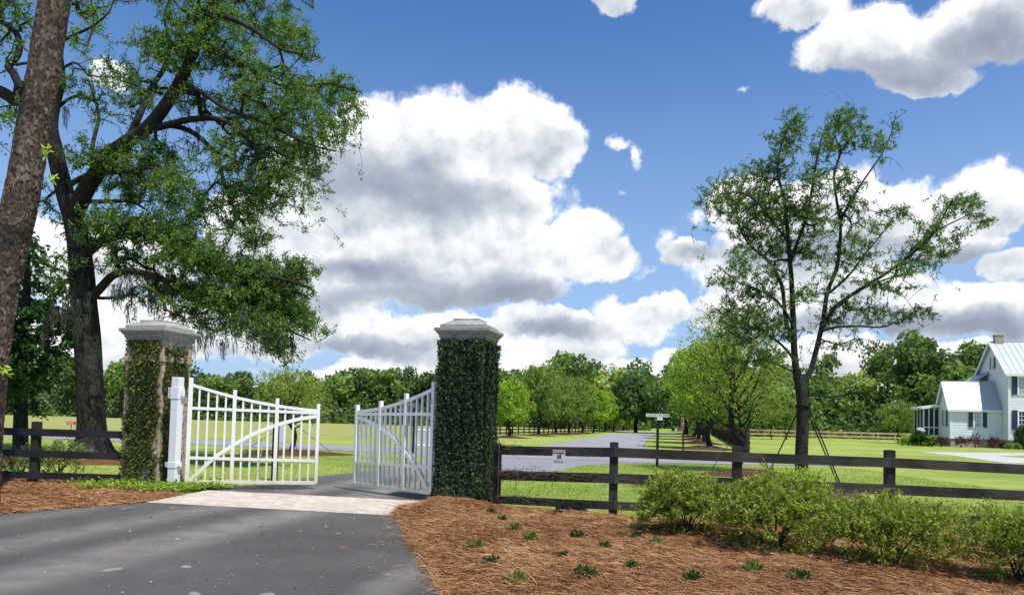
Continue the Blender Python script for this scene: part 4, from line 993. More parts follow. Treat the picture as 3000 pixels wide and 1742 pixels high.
g.box(-2.15, -.06, 4.70, 4.8, 6.1, 6.42); g.build('rear_roof', M['roof'], house)
# chimney
g = Geo(); g.box(.15, .95, MD/2 - .30, MD/2 + .30, zR - .6, zR + .62); g.box(.11, .99, MD/2 - .34, MD/2 + .34, zR + .62, zR + .70)
ch = g.build('chimney', M['house_brick'], house)
Geo().box(.08, 1.02, MD/2 - .37, MD/2 + .37, zR + .70, zR + .74).build('chimney_cap', M['white'], ch)
def window(x0, x1, z0, z1, y, gl, lab=None, cols=3, rows=2, face='x', X=0.0, shutters=(1, 1), sw=None):
    w0 = Geo(); a, b = x0, x1; g2 = Geo()
    def bx(G_, u0, u1, d0, d1, v0, v1):
        if face == 'x': G_.box(u0, u1, y - d1, y - d0, v0, v1)
        else: G_.box(X - d1, X - d0, u0, u1, v0, v1)
    for (u0, u1, v0, v1) in ((a - .10, a, z0 - .05, z1 + .14), (b, b + .10, z0 - .05, z1 + .14), (a, b, z1, z1 + .14), (a - .14, b + .14, z0 - .12, z0 - .04)): bx(w0, u0, u1, .03, .10, v0, v1)
    fr_ = w0.build('window', M['trim'], house)
    bx(g2, a, b, .034, .046, z0 - .03, z1); g2.build('pane', M[gl], fr_)
    g3 = Geo(); zm = (z0 + z1) / 2; bx(g3, a, b, .05, .075, zm - .03, zm + .03); bx(g3, a, a + .05, .05, .07, z0 - .03, z1); bx(g3, b - .05, b, .05, .07, z0 - .03, z1)
    for i in range(1, cols): u = a + (b - a) * i / cols; bx(g3, u - .018, u + .018, .048, .066, z0, z1)
    for half in (0, 1):
        for i in range(1, rows): v = (z0 if not half else zm) + (zm - z0) * i / rows; bx(g3, a, b, .048, .0655, v - .018, v + .018)
    g3.build('muntins', M['trim'], fr_)
    k = sw or (x1 - x0) / 2
    for side, on in zip((-1, 1), shutters):
        if not on: continue
        gs = Geo(); u0 = a - .12 - k if side < 0 else b + .12
        bx(gs, u0, u0 + k, .05, .09, z0 - .08, z1 + .10)
        for v in np.linspace(z0 + .02, z1 - .02, 9): bx(gs, u0 + .06, u0 + k - .06, .09, .105, v - .05, v + .045)
        bx(gs, u0, u0 + .06, .09, .108, z0 - .08, z1 + .10); bx(gs, u0 + k - .06, u0 + k, .09, .108, z0 - .08, z1 + .10)
        for v in (z0 - .05, zm, z1 + .07): bx(gs, u0, u0 + k, .09, .109, v - .05, v + .05)
        gs.build('shutter', M['navy'], house)
zw = lambda y_: zz(2800, y_, hw_(WX + 2.6, 1.5)[1])
def loc_x(pxl, yl): return min(np.linspace(-9, 12, 1401), key=lambda x: abs(pix(hw_(x, yl))[0] - pxl))
wa, wb = loc_x(2853, 1.5), loc_x(2874.5, 1.5)
window(wa, wb, zw(1246), zw(1203.5), 1.5, 'glass', cols=3, rows=2, sw=.38)
k1, k2 = loc_x(2984, 0), loc_x(2984, 0) + .85
zm_ = lambda y_: zz(2975, y_, 76)
for za_, zb_, gl in ((1254, 1205, 'darkglass'), (1153, 1106, 'glass')):
    for q in range(4): window(k1 + q * 2.9, k2 + q * 2.9, zm_(za_), zm_(zb_), 0, gl if q == 0 else 'glass', cols=3, rows=2, sw=.46)
window(2.6, 3.15, zw(1246), zw(1203.5), 0, 'glass', face='y', X=WX, cols=2, rows=2, sw=.28)
window(3.45, 3.95, zm_(1071), zm_(1041), 0, 'glass', face='y', X=0, cols=2, rows=2, sw=.26)
# screened porch behind the wing gable
PX = min(np.linspace(-9, -5, 161), key=lambda x: abs(pix(hw_(x, 4.9))[0] - 2706)); zp0 = zz(2725, 1273, hw_(PX, 4.9)[1]); zp1 = zz(2725, 1200, hw_(PX, 4.9)[1])
g = Geo(); g.box(PX, WX + .3, 4.92, 8.2, zp0, zp1); sc_ = g.build('porch_screen', M['screen'], house)
g = Geo(); n_ = 4
for i in range(n_): x = PX + (WX - PX) * i / (n_ - 1); g.box(x - .05 if i else x - .06, x + .05, 4.86, 4.918, zp0 - .1, zp1 + .1)
for k in range(4): g.box(PX - .06, PX - .002, 4.92 + k*1.05, 5.0 + k*1.05, zp0 - .1, zp1 + .1)
g.box(PX, WX, 4.87, 4.915, zp0 + .75, zp0 + .86); g.box(PX - .05, WX, 4.85, 4.915, zp0 - .28, zp0); g.box(PX - .06, PX - .003, 4.95, 8.2, zp0 - .28, zp0)
g.build('porch_frame', M['trim'], sc_)
g = Geo()
for x in np.arange(PX, WX, .22): g.box(x, x + .06, 4.93, 4.96, 0, zp0 - .28)
for z in np.arange(.1, zp0 - .35, .2): g.box(PX, WX, 4.962, 4.98, z, z + .05)
g.build('porch_lattice', M['trim'], house)
g = Geo(); g.add([(PX - .35, 4.5, zp1 + .05), (WX + .1, 4.5, zp1 + .33), (WX + .1, 8.4, zp1 + .33), (PX - .35, 8.4, zp1 + .05), (PX - .35, 4.5, zp1 + .30), (WX + .1, 4.5, zp1 + .58), (WX + .1, 8.4, zp1 + .58), (PX - .35, 8.4, zp1 + .30)], [(3,2,1,0),(4,5,6,7),(0,1,5,4),(1,2,6,5),(2,3,7,6),(3,0,4,7)])
g.build('porch_roof', M['trim'], house)
# satellite dish beside the porch
p = gx(2692, 80); ds = thing('satellite_dish', 'grey satellite dish on a short pole beside the screened porch', 'satellite dish', p, rad(20))
Geo().tube([(0, 0, 0), (0, 0, 1.25), (.05, -.1, 1.4)], .035, 8).build('pole', M['black'], ds)
g = Geo(); rings = []
for r_, d_ in ((.02, .0), (.25, .02), (.42, .06), (.55, .12)):
    rings.append([(r_ * math.cos(a) * 1.15, -.15 - d_ * 1.2 + r_ * math.sin(a) * .35, 1.45 + r_ * math.sin(a) * .72 + d_ * .3) for a in np.linspace(0, 2*math.pi, 20, endpoint=False)])
g.loft(rings); g.build('reflector', M['dish'], ds, smooth=True)
Geo().tube([(0, -.3, 1.1), (0, -.75, 1.35)], .02, 6).build('feed_arm', M['black'], ds)

# ================================================================ TREES
def c7(x, y): return x / 1.6255, y / 1.6255
def c8(x, y): return 1950 + x / 1.3067, 280 + y / 1.3067
def limb(pts, D0, r0, r1, conv, dd=0.0, rg=None):
    "sight-line survey of a limb at distance D0, drifting in depth by dd"
    n = len(pts); out = []
    for i, p in enumerate(pts):
        x, y = conv(*p[:2]); out.append(at(x, y, D0 + dd * i / max(n - 1, 1)))
    return np.array(out), np.linspace(r0, r1, n)
def tips_from(rg, blobs, D0, conv, sc_, dens, dspread=2.2, dthick=0.8, dmax=99, fringe=.2):
    T = []
    for b in blobs:
        cx, cy, rx, ry = b[:4]; ang = rad(b[4]) if len(b) > 4 else 0; k = b[5] if len(b) > 5 else 1.0
        D_ = b[6] if len(b) > 6 else D0 + rg.uniform(-dspread, dspread)
        x, y = conv(cx, cy); c = at(x, y, D_); RX = rx / sc_ / FPX * D_; RZ = ry / sc_ / FPX * D_; RY = min(dthick * (RX + RZ) / 2, dmax)
        n = max(3, int(dens * k * (RX * RZ * RY) ** (2 / 3)))
        ca, sa = math.cos(-ang), math.sin(-ang); Rm = np.array([[ca, 0, -sa], [0, 1, 0], [sa, 0, ca]])
        e = ellipsoid(rg, n, c, (RX, RY, RZ), 0.42, Rm); fr_ = rg.random(n) < fringe      # stray sprays beyond the clump
        e[fr_] = c + (e[fr_] - c) * rg.uniform(1.1, 1.5, (fr_.sum(), 1)) + [0, 0, -.12 * RZ]; T.append(e)
    return np.concatenate(T)
def plant(name, label, cat, base, br, lf, bark, leaf, group=None, extra=()):
    t = thing(name, label, cat, base, 0, group)
    b = np.array(base)
    me_v = [v - b for v in br.V]; br.V = me_v
    br.build('trunk', M[bark], t)
    V, Fq, T = lf; link('crown', raw_mesh('crown', V - b, Fq, T), M[leaf], t)
    for nm, (V, Fq, T), mt in extra: link(nm, raw_mesh(nm, V - b, Fq, T), M[mt], t)
    return t

# ---- the big oak left of the drive
rg = R_(101); D0 = 24.3; base = gx(268, D0)
tr = [(*pix(base + np.array([0, 0, z])), ) for z in (-0.2,)]
px_ = lambda x, y: (x, y)
T_main = (np.array([base + [0, 0, -.2], base + [0, 0, .35], at(268, 1230, D0), at(262, 1100, D0), at(255, 980, D0), at(245, 880, D0), at(240, 800, D0), at(228, 700, D0), at(214, 640, D0)]), np.array([.62, .50, .42, .40, .40, .39, .37, .33, .30]))
limbs = [T_main,
 limb([(348,1040),(310,920),(262,720),(240,600),(262,470),(285,380),(275,250),(290,120),(300,-60)], D0, .30, .10, c7, -1.0),
 limb([(350,1040),(400,920),(450,840),(520,740),(600,680),(700,610),(790,500),(855,390),(900,300),(950,180),(1000,60),(1030,-80),(1060,-220)], D0, .28, .09, c7, -2.0),
 limb([(690,620),(780,600),(900,570),(1020,565),(1110,600),(1200,690),(1260,800)], D0-.9, .12, .04, c7, -1.2),
 limb([(720,600),(830,600),(930,640),(1030,740),(1070,880),(1130,1020),(1200,1120)], D0-.9, .10, .03, c7, 1.2),
 limb([(600,680),(660,560),(720,420),(790,310),(800,200),(780,80)], D0-.6, .12, .04, c7, 1.5),
 limb([(960,190),(1050,250),(1150,300),(1260,370),(1400,420),(1560,400),(1680,430)], D0-1.6, .10, .025, c7, 1.2),
 limb([(1000,60),(1100,90),(1220,150),(1330,230),(1440,260)], D0-1.8, .08, .025, c7, -1.5),
 limb([(860,390),(960,440),(1080,520),(1200,560),(1330,620),(1480,690),(1600,720)], D0-1.4, .08, .02, c7, -1.6),
 limb([(430,1420),(480,1370),(540,1310),(620,1290),(720,1310),(860,1360),(1000,1400),(1180,1430)], D0, .15, .05, c7, -2.2),
 limb([(370,1250),(470,1160),(600,1110),(740,1130),(880,1200),(1010,1270),(1180,1300),(1350,1330),(1480,1370)], D0, .16, .03, c7, -3.0),
 limb([(1000,1400),(1180,1480),(1350,1560),(1480,1620)], D0-2, .06, .02, c7, -.6),
 limb([(330,880),(430,830),(560,820),(700,800),(820,830)], D0, .10, .03, c7, -2.0),
 limb([(440,840),(440,700),(470,560),(450,470),(420,380)], D0, .08, .03, c7, 1.5),
 limb([(270,520),(330,470),(400,455),(470,500)], D0, .06, .02, c7, -1),
 limb([(290,330),(360,300),(420,360)], D0-.6, .05, .02, c7, -1), limb([(285,200),(370,160),(450,120),(520,60)], D0-.8, .06, .02, c7, -1),
 limb([(262,700),(200,640),(120,620),(40,560)], D0-.3, .10, .03, c7, 1.5),
 limb([(340,960),(500,960),(620,960),(700,1000)], D0-.1, .09, .03, c7, 1.5)]
blobs = [(1250,110,260,130,10),(1420,200,130,90,40),(960,90,230,130),(880,230,200,120),(1130,300,200,100,15),(1330,430,230,110,15),(1520,450,180,100,20,.8),(1620,560,120,110,50,.6),(1650,420,100,60,20,.9),(1700,500,60,60,40,.6),(1560,620,110,70,30,.7),(1440,760,120,80,45,.7),(1520,860,70,50,50,.5),(1300,960,90,70,50,.7),
 (1200,560,200,130,20),(1330,680,170,140,40),(1500,700,140,120,40,.6),(1220,850,150,150,60),(1380,860,120,130,50,.6),(1460,970,90,60,50,.4),(1140,990,120,150,60),(1220,1120,110,80,40),
 (1050,720,120,150,60,.5),(950,480,130,80,10,.6),(740,240,120,100),(640,420,120,130,0,.8),(560,330,70,90,0,.5),(480,500,70,80,0,.4),
 (400,740,110,80),(560,760,130,90),(720,760,150,110,0,1.3),(850,900,140,120,30,1.3),(620,900,140,80,0,1.3),(940,1010,110,110,40,.9),(500,1030,130,90),(380,1130,110,100),(560,1120,170,110),(760,1090,180,110,15,1.5),(900,1200,200,120,25,1.5),
 (700,1270,200,100,5,.8),(1080,1290,220,100,20,1.5),(1200,1330,200,100,15,1.5),(1350,1320,180,90,20,1.6),(1450,1270,110,50,20,1.2),(1120,1430,260,100,10,1.8),(1330,1440,190,90,20,1.8),(1430,1520,150,70,25,1.5),(980,1520,200,70,10,1.0),(1240,1560,190,90,15,1.6),(1330,1660,110,80,20,1.2),(900,1400,160,90,10,1.0),(700,1420,160,60,0,.6),
 (450,40,90,80,0,.8),(390,190,70,60,0,.6),(470,130,60,60,0,.5),(330,370,70,60,0,.5),(380,460,60,50,0,.4),(430,360,60,50,0,.4),(60,560,60,60,0,.5),(220,980,70,110,0,.35),
 (250,1280,90,90,0,.4),(1000,-120,330,140,0,.5),(650,-130,260,120,0,.35),(300,-120,200,110,0,.35),(1350,-60,180,90,20,.5),(900,620,520,480,0,.10),(1250,900,330,420,40,.14),(900,1250,450,300,10,.12),(1500,600,230,300,30,.18)]
tips = tips_from(rg, blobs, D0 - .6, c7, 1.6255, 215, 1.9, .9)
br, dr = grow(rg, limbs, tips, .35, .0085, .07)
dr = unit(dr + np.array([.35, 0, -.25]) * rg.random((len(dr), 1)))
lf = foliage(rg, tips, dr, 24, .20, .10, .040, .35, .25, iso=.24, run=2.2)
print('oak tips', len(tips), 'leaves', len(lf[1]))
# hanging moss
def moss(rg, pts, lmax):
    V = []; T = []; 
    for p in pts:
        L = lmax * rg.uniform(.35, 1.0); m_ = int(rg.integers(5, 22))
        for i in range(m_):
            q = p + np.array([rg.normal() * .05, rg.normal() * .05, 0]); l = L * rg.uniform(.3, 1); w_ = rg.uniform(.004, .011); a = rg.random() * 3.14; s_ = np.array([math.cos(a), math.sin(a), 0]) * w_
            k = 3; prev = q; 
            for j in range(k):
                nx_ = q + np.array([rg.normal() * .03 + .02 * j, rg.normal() * .03, -l * (j + 1) / k]); V += [prev - s_, prev + s_, nx_ + s_ * .6, nx_ - s_ * .6]; T.append(rg.random()); prev = nx_
    V = np.array(V); return V, np.arange(len(V)).reshape(-1, 4), np.array(T)
mp = [at(rg.uniform(330, 540), rg.uniform(790, 900), D0 - rg.uniform(.2, 2)) for _ in range(60)] + [at(*c7(rg.uniform(600, 1250), rg.uniform(560, 950)), D0 - rg.uniform(0, 2)) for _ in range(50)] + \
     [at(rg.uniform(560, 860), rg.uniform(900, 1010), D0 - rg.uniform(1, 3)) for _ in range(45)] + [at(*c7(315, 510), D0 - .5) for _ in range(3)] + [at(rg.uniform(130, 260), rg.uniform(840, 960), D0 - rg.uniform(0, 1.5)) for _ in range(30)]
for k in range(12):      # surface roots that flare into the ground
    a = k / 12 * 6.28 + rg.normal() * .15; d = np.array([math.cos(a), math.sin(a), 0])
    br.tube([base + d*.30 + [0, 0, .75], base + d*.52 + [0, 0, .28], base + d*.85 + [0, 0, .03], base + d*1.2 + [0, 0, -.08]], [.14, .15, .11, .05], 7)
plant('oak_tree', 'huge spreading live oak hung with moss, behind the left brick pillar', 'tree', base, br, lf, 'oakbark', 'L_oak', extra=[('spanish_moss', moss(rg, mp, .95), 'L_moss')])
mound(base[0], base[1] - .3, 3.2, 2.0, .22, 41, 'straw')

# ---- the pine trunk at the left edge
rg = R_(102); Dp = 12.6
pl_ = [(-68, 1440), (-58, 1300), (-46, 1190), (-27, 1020), (0, 850), (36, 690), (64, 571), (94, 400), (124, 230), (161, 0), (205, -210), (250, -420), (300, -700), (345, -1000)]
C_ = np.array([at(x, y, Dp + .0) for x, y in pl_]); b0 = np.array([C_[0][0] - .04, C_[0][1], 0.0]); C_ = np.vstack([[b0 + [-.02, 0, -.1]], C_]); Rr = np.concatenate([[.36], [.315, .29, .275, .265, .256, .25, .244, .236, .228, .22, .22, .20, .18, .15]])
Q = smoothline(C_, 14); RR = np.interp(np.linspace(0, 1, len(Q)), np.linspace(0, 1, len(Rr)), Rr)
k = 132; an = np.arange(k) * 2 * math.pi / k
# bark plates as real relief
Tn = unit(np.gradient(Q, axis=0)); A = unit(np.cross(Tn, np.array([.3, .9, .1]))); B = np.cross(Tn, A)
# finer rings along the trunk
fin = 620; ti_ = np.linspace(0, len(Q) - 1, fin); Qf = np.stack([np.interp(ti_, np.arange(len(Q)), Q[:, i]) for i in range(3)], 1); Rf = np.interp(ti_, np.arange(len(Q)), RR)
Tn = unit(np.gradient(Qf, axis=0)); A = unit(np.cross(Tn, np.array([.3, .9, .1]))); B = np.cross(Tn, A)
S_len = np.concatenate([[0], np.cumsum(np.linalg.norm(np.diff(Qf, axis=0), axis=1))])
seeds = R_(7); nu = 22; rows = int(S_len[-1] / .13)
arc0 = an[None, :] * nu / (2 * math.pi); zz0 = (S_len / .13)[:, None]
wa_ = 2 * math.pi / nu; arc = arc0 + .22 * np.sin(zz0 * 2.9 + 2 * np.sin(arc0 * wa_ * 5)) + .12 * np.sin(zz0 * 7.7 + arc0 * wa_ * 9); zz_ = zz0 + .20 * np.sin(arc0 * wa_ * 13 + zz0 * .8) + .12 * np.sin(arc0 * wa_ * 29 + zz0 * 3.1)
best = np.full((fin, k), 9.0); sec = np.full((fin, k), 9.0); hid = np.zeros((fin, k))
jit = seeds.random((rows + 4, nu, 2)); hv = seeds.random((rows + 4, nu))
ri = np.floor(zz_).astype(int); ci = np.floor(arc).astype(int)
for dr_ in (-1, 0, 1):
    for dc in (-1, 0, 1):
        rr_ = np.clip(ri + dr_, 0, rows + 3); cc_ = (ci + dc) % nu
        dx_ = (ci + dc + jit[rr_, cc_, 0]) - arc; dy_ = ((ri + dr_ + jit[rr_, cc_, 1]) - zz_) * 1.0
        d_ = np.sqrt(dx_ ** 2 + (dy_ * .8) ** 2); m1 = d_ < best
        sec = np.where(m1, best, np.minimum(sec, d_)); hid = np.where(m1, hv[rr_, cc_], hid); best = np.where(m1, d_, best)
plate = np.clip((sec - best) / .16, 0, 1); disp_ = plate * (.008 + .016 * hid)
ring = Qf[:, None] + (Rf[:, None] + disp_)[..., None] * (A[:, None] * np.cos(an)[None, :, None] + B[:, None] * np.sin(an)[None, :, None])
i = np.arange(fin - 1)[:, None] * k; j = np.arange(k)[None]; j2 = (j + 1) % k
Fq = np.stack([i + j, i + j2, i + k + j2, i + k + j], -1).reshape(-1, 4)
tp = thing('pine_tree', 'tall leaning pine with thick plated bark at the left edge of frame', 'tree', b0)
tn_ = np.clip(plate, 0, 1) * (.22 + .78 * hid ** 1.3); tn_ = (tn_[:-1, :] + 0).ravel()
link('trunk', raw_mesh('trunk', ring.reshape(-1, 3) - b0, Fq, tn_), M['pine'], tp, smooth=True)
top = Qf[-1]; tt = ellipsoid(rg, 130, top + [0, 0, .3], (2.0, 2.0, 1.4)); br, dr = grow(rg, [(np.array([top, top + [.2, 0, 1.2]]), np.array([.18, .08]))], tt, .4, .012)
br.V = [v - b0 for v in br.V]; br.build('branches', M['oakbark'], tp); V, Fq, T = foliage(rg, tt, dr, 26, .25, .22, .012, .2); link('crown', raw_mesh('crown', V - b0, Fq, T), M['L_dark'], tp)
# sprigs of vine leaf on the pine
for (x, y) in ((150, 440), (165, 520), (30, 1080)):
    c = at(x - 14, y, Dp - .4); n = 16; P_ = c + rg.normal(size=(n, 3)) * .03; V, Fq = leaf_faces(P_, rg.normal(size=(n, 3)) + [0, 0, -.4], rg.normal(size=(n, 3)) * .5 + [0, -.4, 1], .11, .045); link('vine_sprig', raw_mesh('vine_sprig', V - b0, Fq, rg.uniform(.7, 1, n)), M['L_bright'], tp)

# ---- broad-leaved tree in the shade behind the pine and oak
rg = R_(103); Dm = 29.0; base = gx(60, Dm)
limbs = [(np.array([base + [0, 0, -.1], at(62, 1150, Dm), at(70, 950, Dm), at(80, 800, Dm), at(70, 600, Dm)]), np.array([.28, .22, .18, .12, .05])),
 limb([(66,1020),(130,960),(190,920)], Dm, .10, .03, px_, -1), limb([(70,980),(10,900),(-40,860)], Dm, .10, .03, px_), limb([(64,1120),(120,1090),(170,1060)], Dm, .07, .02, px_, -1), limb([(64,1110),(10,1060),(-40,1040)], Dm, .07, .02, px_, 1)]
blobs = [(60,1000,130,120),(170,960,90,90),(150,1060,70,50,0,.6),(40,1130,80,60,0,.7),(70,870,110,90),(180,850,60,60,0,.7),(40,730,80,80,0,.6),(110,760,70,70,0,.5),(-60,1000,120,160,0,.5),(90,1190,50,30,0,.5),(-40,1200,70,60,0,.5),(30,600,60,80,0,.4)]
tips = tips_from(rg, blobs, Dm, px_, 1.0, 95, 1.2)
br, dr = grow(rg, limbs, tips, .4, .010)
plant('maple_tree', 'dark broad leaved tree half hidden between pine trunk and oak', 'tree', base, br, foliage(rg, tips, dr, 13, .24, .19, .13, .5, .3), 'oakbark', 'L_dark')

# ---- twisted pale limb reaching in from beyond the left edge
rg = R_(104); Dt = 17.5; base = gx(-330, Dt)
limbs = [(np.array([base + [0, 0, -.1], at(-330, 1100, Dt), at(-300, 700, Dt), at(-250, 420, Dt), at(-230, 150, Dt), at(-200, -150, Dt)]), np.array([.34, .30, .27, .22, .15, .07])),
 limb([(-250, 420), (-120, 300), (-40, 262), (15, 275), (45, 295), (60, 240)], Dt, .17, .10, px_, -1.2), limb([(60, 262), (40, 215), (25, 195), (52, 160), (56, 120), (38, 85), (0, 62), (-60, 30)], Dt - 1.2, .09, .05, px_, 0), limb([(45, 190), (90, 185), (130, 195)], Dt - 1.2, .035, .02, px_, .4),
 limb([(-230, 150), (-120, 60), (-20, 0), (60, -60)], Dt, .08, .03, px_, -.5)]
blobs = [(20, 20, 80, 60, 0, 1.1), (90, 60, 60, 50, 0, .7), (-60, 60, 90, 90), (30, 150, 50, 70, 0, .4), (-60, -80, 140, 90), (-220, -150, 150, 120), (10, 330, 50, 50, 0, .5), (-150, 250, 120, 100), (-5, 380, 30, 60, 0, .5), (-350, 0, 140, 160, 0, .6)]
tips = tips_from(rg, blobs, Dt - .8, px_, 1.0, 170, 1.0)
br, dr = grow(rg, limbs, tips, .3, .008)
plant('oak_tree', 'tree beyond the left edge sending a twisted pale limb across the pine', 'tree', base, br, foliage(rg, tips, dr, 17, .16, .10, .042, .4), 'greybark', 'L_oak')

# ---- the open-crowned tree right of centre, tied to its stakes
rg = R_(105); Dr = 19.0; base = gx(2349, Dr)
limbs = [(np.array([base + [0, 0, -.1], base + [0, 0, .3], at(2348, 1330, Dr), at(*c8(524, 1280), Dr), at(*c8(524, 1180), Dr), at(*c8(518, 1120), Dr), at(*c8(500, 1050), Dr)]), np.array([.20, .165, .152, .148, .142, .145, .09])),
 limb([(508,1100),(494,1000),(490,900),(486,800),(482,710),(474,610),(464,500),(455,400),(430,300),(440,200),(470,120)], Dr, .088, .015, c8, -.5),
 limb([(515,1120),(552,1060),(585,940),(606,840),(620,750),(655,660),(668,560),(672,480),(700,420),(735,360),(775,300),(830,220),(870,130)], Dr, .072, .012, c8, .5),
 limb([(490,950),(460,860),(445,730),(400,640),(330,580),(285,510),(275,440)], Dr, .06, .016, c8, .8),
 limb([(478,640),(505,560),(540,470),(560,360),(580,240),(600,150)], Dr-.2, .05, .012, c8, -1.2),
 limb([(602,890),(640,820),(700,770),(790,715),(880,655),(960,590),(1030,520),(1075,440),(1100,400)], Dr+.1, .055, .015, c8, -1.0),
 limb([(672,500),(655,400),(645,300),(665,230),(650,150),(655,80)], Dr+.3, .04, .012, c8, .8),
 limb([(600,900),(660,885),(740,882),(830,885),(900,855),(960,835)], Dr, .035, .010, c8, 1.2),
 limb([(520,1150),(570,1145),(620,1152),(680,1145),(740,1115),(790,1085)], Dr, .032, .010, c8, -.8),
 limb([(492,1010),(440,950),(360,900),(280,890),(220,860)], Dr, .035, .010, c8, -1.0),
 limb([(490,880),(430,790),(350,740),(270,710),(200,650)], Dr, .035, .010, c8, 1.0),
 limb([(470,560),(400,470),(340,400),(280,370),(200,380)], Dr-.3, .035, .010, c8, -.9),
 limb([(500,1060),(430,1030),(360,1010),(310,1020)], Dr, .025, .008, c8, -.6),
 limb([(620,760),(700,690),(760,610),(820,540),(870,470)], Dr+.2, .03, .008, c8, -1.0),
 limb([(1030,520),(1110,480),(1190,450),(1260,488)], Dr-.9, .02, .006, c8, -.3),
 limb([(590,930),(660,950),(740,930),(820,950)], Dr, .02, .006, c8, .8)]
blobs = [(500,90,60,55),(460,170,80,55),(440,250,60,50,0,.8),(690,90,90,55),(660,160,80,60),(760,160,70,60,0,.7),(830,190,60,70,0,.35),(860,120,50,60,0,.25),(600,210,50,60,0,.7),
 (250,340,110,60,0,.7),(370,300,90,60),(300,420,120,80,0,1.2),(420,420,110,90,0,1.2),(180,400,80,60,0,.5),(560,330,80,80,0,.8),(520,450,90,70),(600,480,70,70,0,.7),(350,540,110,70),(470,570,90,70),(300,630,90,60,0,.7),(560,600,60,70,0,.6),
 (690,340,60,80,0,.8),(720,440,60,60,0,.7),(240,700,90,45,0,.8),(330,760,100,55),(400,690,70,60,0,.7),(250,830,90,50,0,.7),(350,850,100,55,0,.9),(440,880,60,50,0,.7),(300,920,110,45,0,.8),(400,990,100,50,0,.8),(300,1020,80,30,0,.6),
 (680,640,60,70,0,.45),(760,600,70,70,0,.45),(720,530,50,60,0,.5),(800,500,70,50,0,.4),(870,460,70,40,0,.5),(960,600,80,45,-30,.9),(1020,520,70,50,-50,1.0),(1080,430,55,45,0,1.2),(1160,410,70,40,0,1.1),(1210,470,60,35,20,.9),(1110,540,60,40,0,.8),(1060,600,60,35,0,.8),(900,660,80,45,0,.7),(1000,650,60,30,0,.5),
 (800,720,90,50,0,.5),(880,740,80,35,0,.5),(700,810,90,60,0,.6),(640,850,50,40,0,.9),(800,840,90,40,0,.6),(900,850,70,40,0,.6),(980,835,60,35,0,.8),(760,960,80,30,0,.5),(640,960,60,40,0,.5),(520,780,50,60,0,.5),(580,720,50,60,0,.4),(900,440,40,25,0,.8),(480,480,330,380,0,.055),(620,650,380,330,0,.05),(420,880,250,140,0,.08),(850,650,260,220,-20,.05)]
tips = tips_from(rg, blobs, Dr, c8, 1.3067, 600, 1.1, .9)
bare = np.concatenate([tips_from(rg, [(100,500,30,70,0,.6),(140,420,40,60,0,.4),(130,350,40,40,0,.3),(640,10,80,40,0,.3),(890,90,40,60,0,.5),(720,20,60,40,0,.3),(430,80,30,60,0,.4),(230,260,40,40,0,.3),(120,720,60,40,0,.3),(1290,480,30,20,0,.4),(870,270,60,40,0,.4),(830,330,50,40,0,.4),(560,1060,180,50,0,.4),(700,1080,100,40,0,.3)], Dr, c8, 1.3067, 170, .8, .9), tips_from(rg, blobs, Dr, c8, 1.3067, 14, 1.1)])
allt = np.concatenate([tips, bare]); br, dr = grow(rg, limbs, allt, .2, .0034, .03)
lf = foliage(rg, tips, dr[:len(tips)], 12, .085, .092, .028, .25, .0)
print('right tree tips', len(tips), len(lf[1]))
plant('young_oak_tree', 'open crowned staked tree with forked trunk, right of the signs', 'tree', base, br, lf, 'greybark', 'L_right')
mound(base[0], base[1], 1.6, 1.3, .12, 43)
def stakes(name, label, base, hgt, feet, r_=.02, nm='strap'):
    t = thing(name, label, 'tree stakes', base)
    for f in feet:
        g = Geo(); f = np.array([f[0], f[1], 0.0]) - base; g.tube([np.array([0.0, 0, hgt]) + f / np.linalg.norm(f) * .14, f + [0, 0, -.02]], r_, 6); g.build(nm, M['rope'], t)
    g = Geo(); g.tube([(math.cos(a) * .165, math.sin(a) * .165, hgt + .03 * math.sin(2*a)) for a in np.linspace(0, 2*math.pi, 16)], .022, 5); g.build('collar', M['rope'], t)
hk = zz(2350, 1188, Dr)
stakes('tree_stakes', 'three long dark guy stakes bracing the open crowned tree', base, hk, [G(2238, 1412)[:2] * np.array([1, 1]), (gx(2478, 18.4)[0], 18.4), (gx(2462, 20.8)[0], 20.8), ], .017, 'stake')

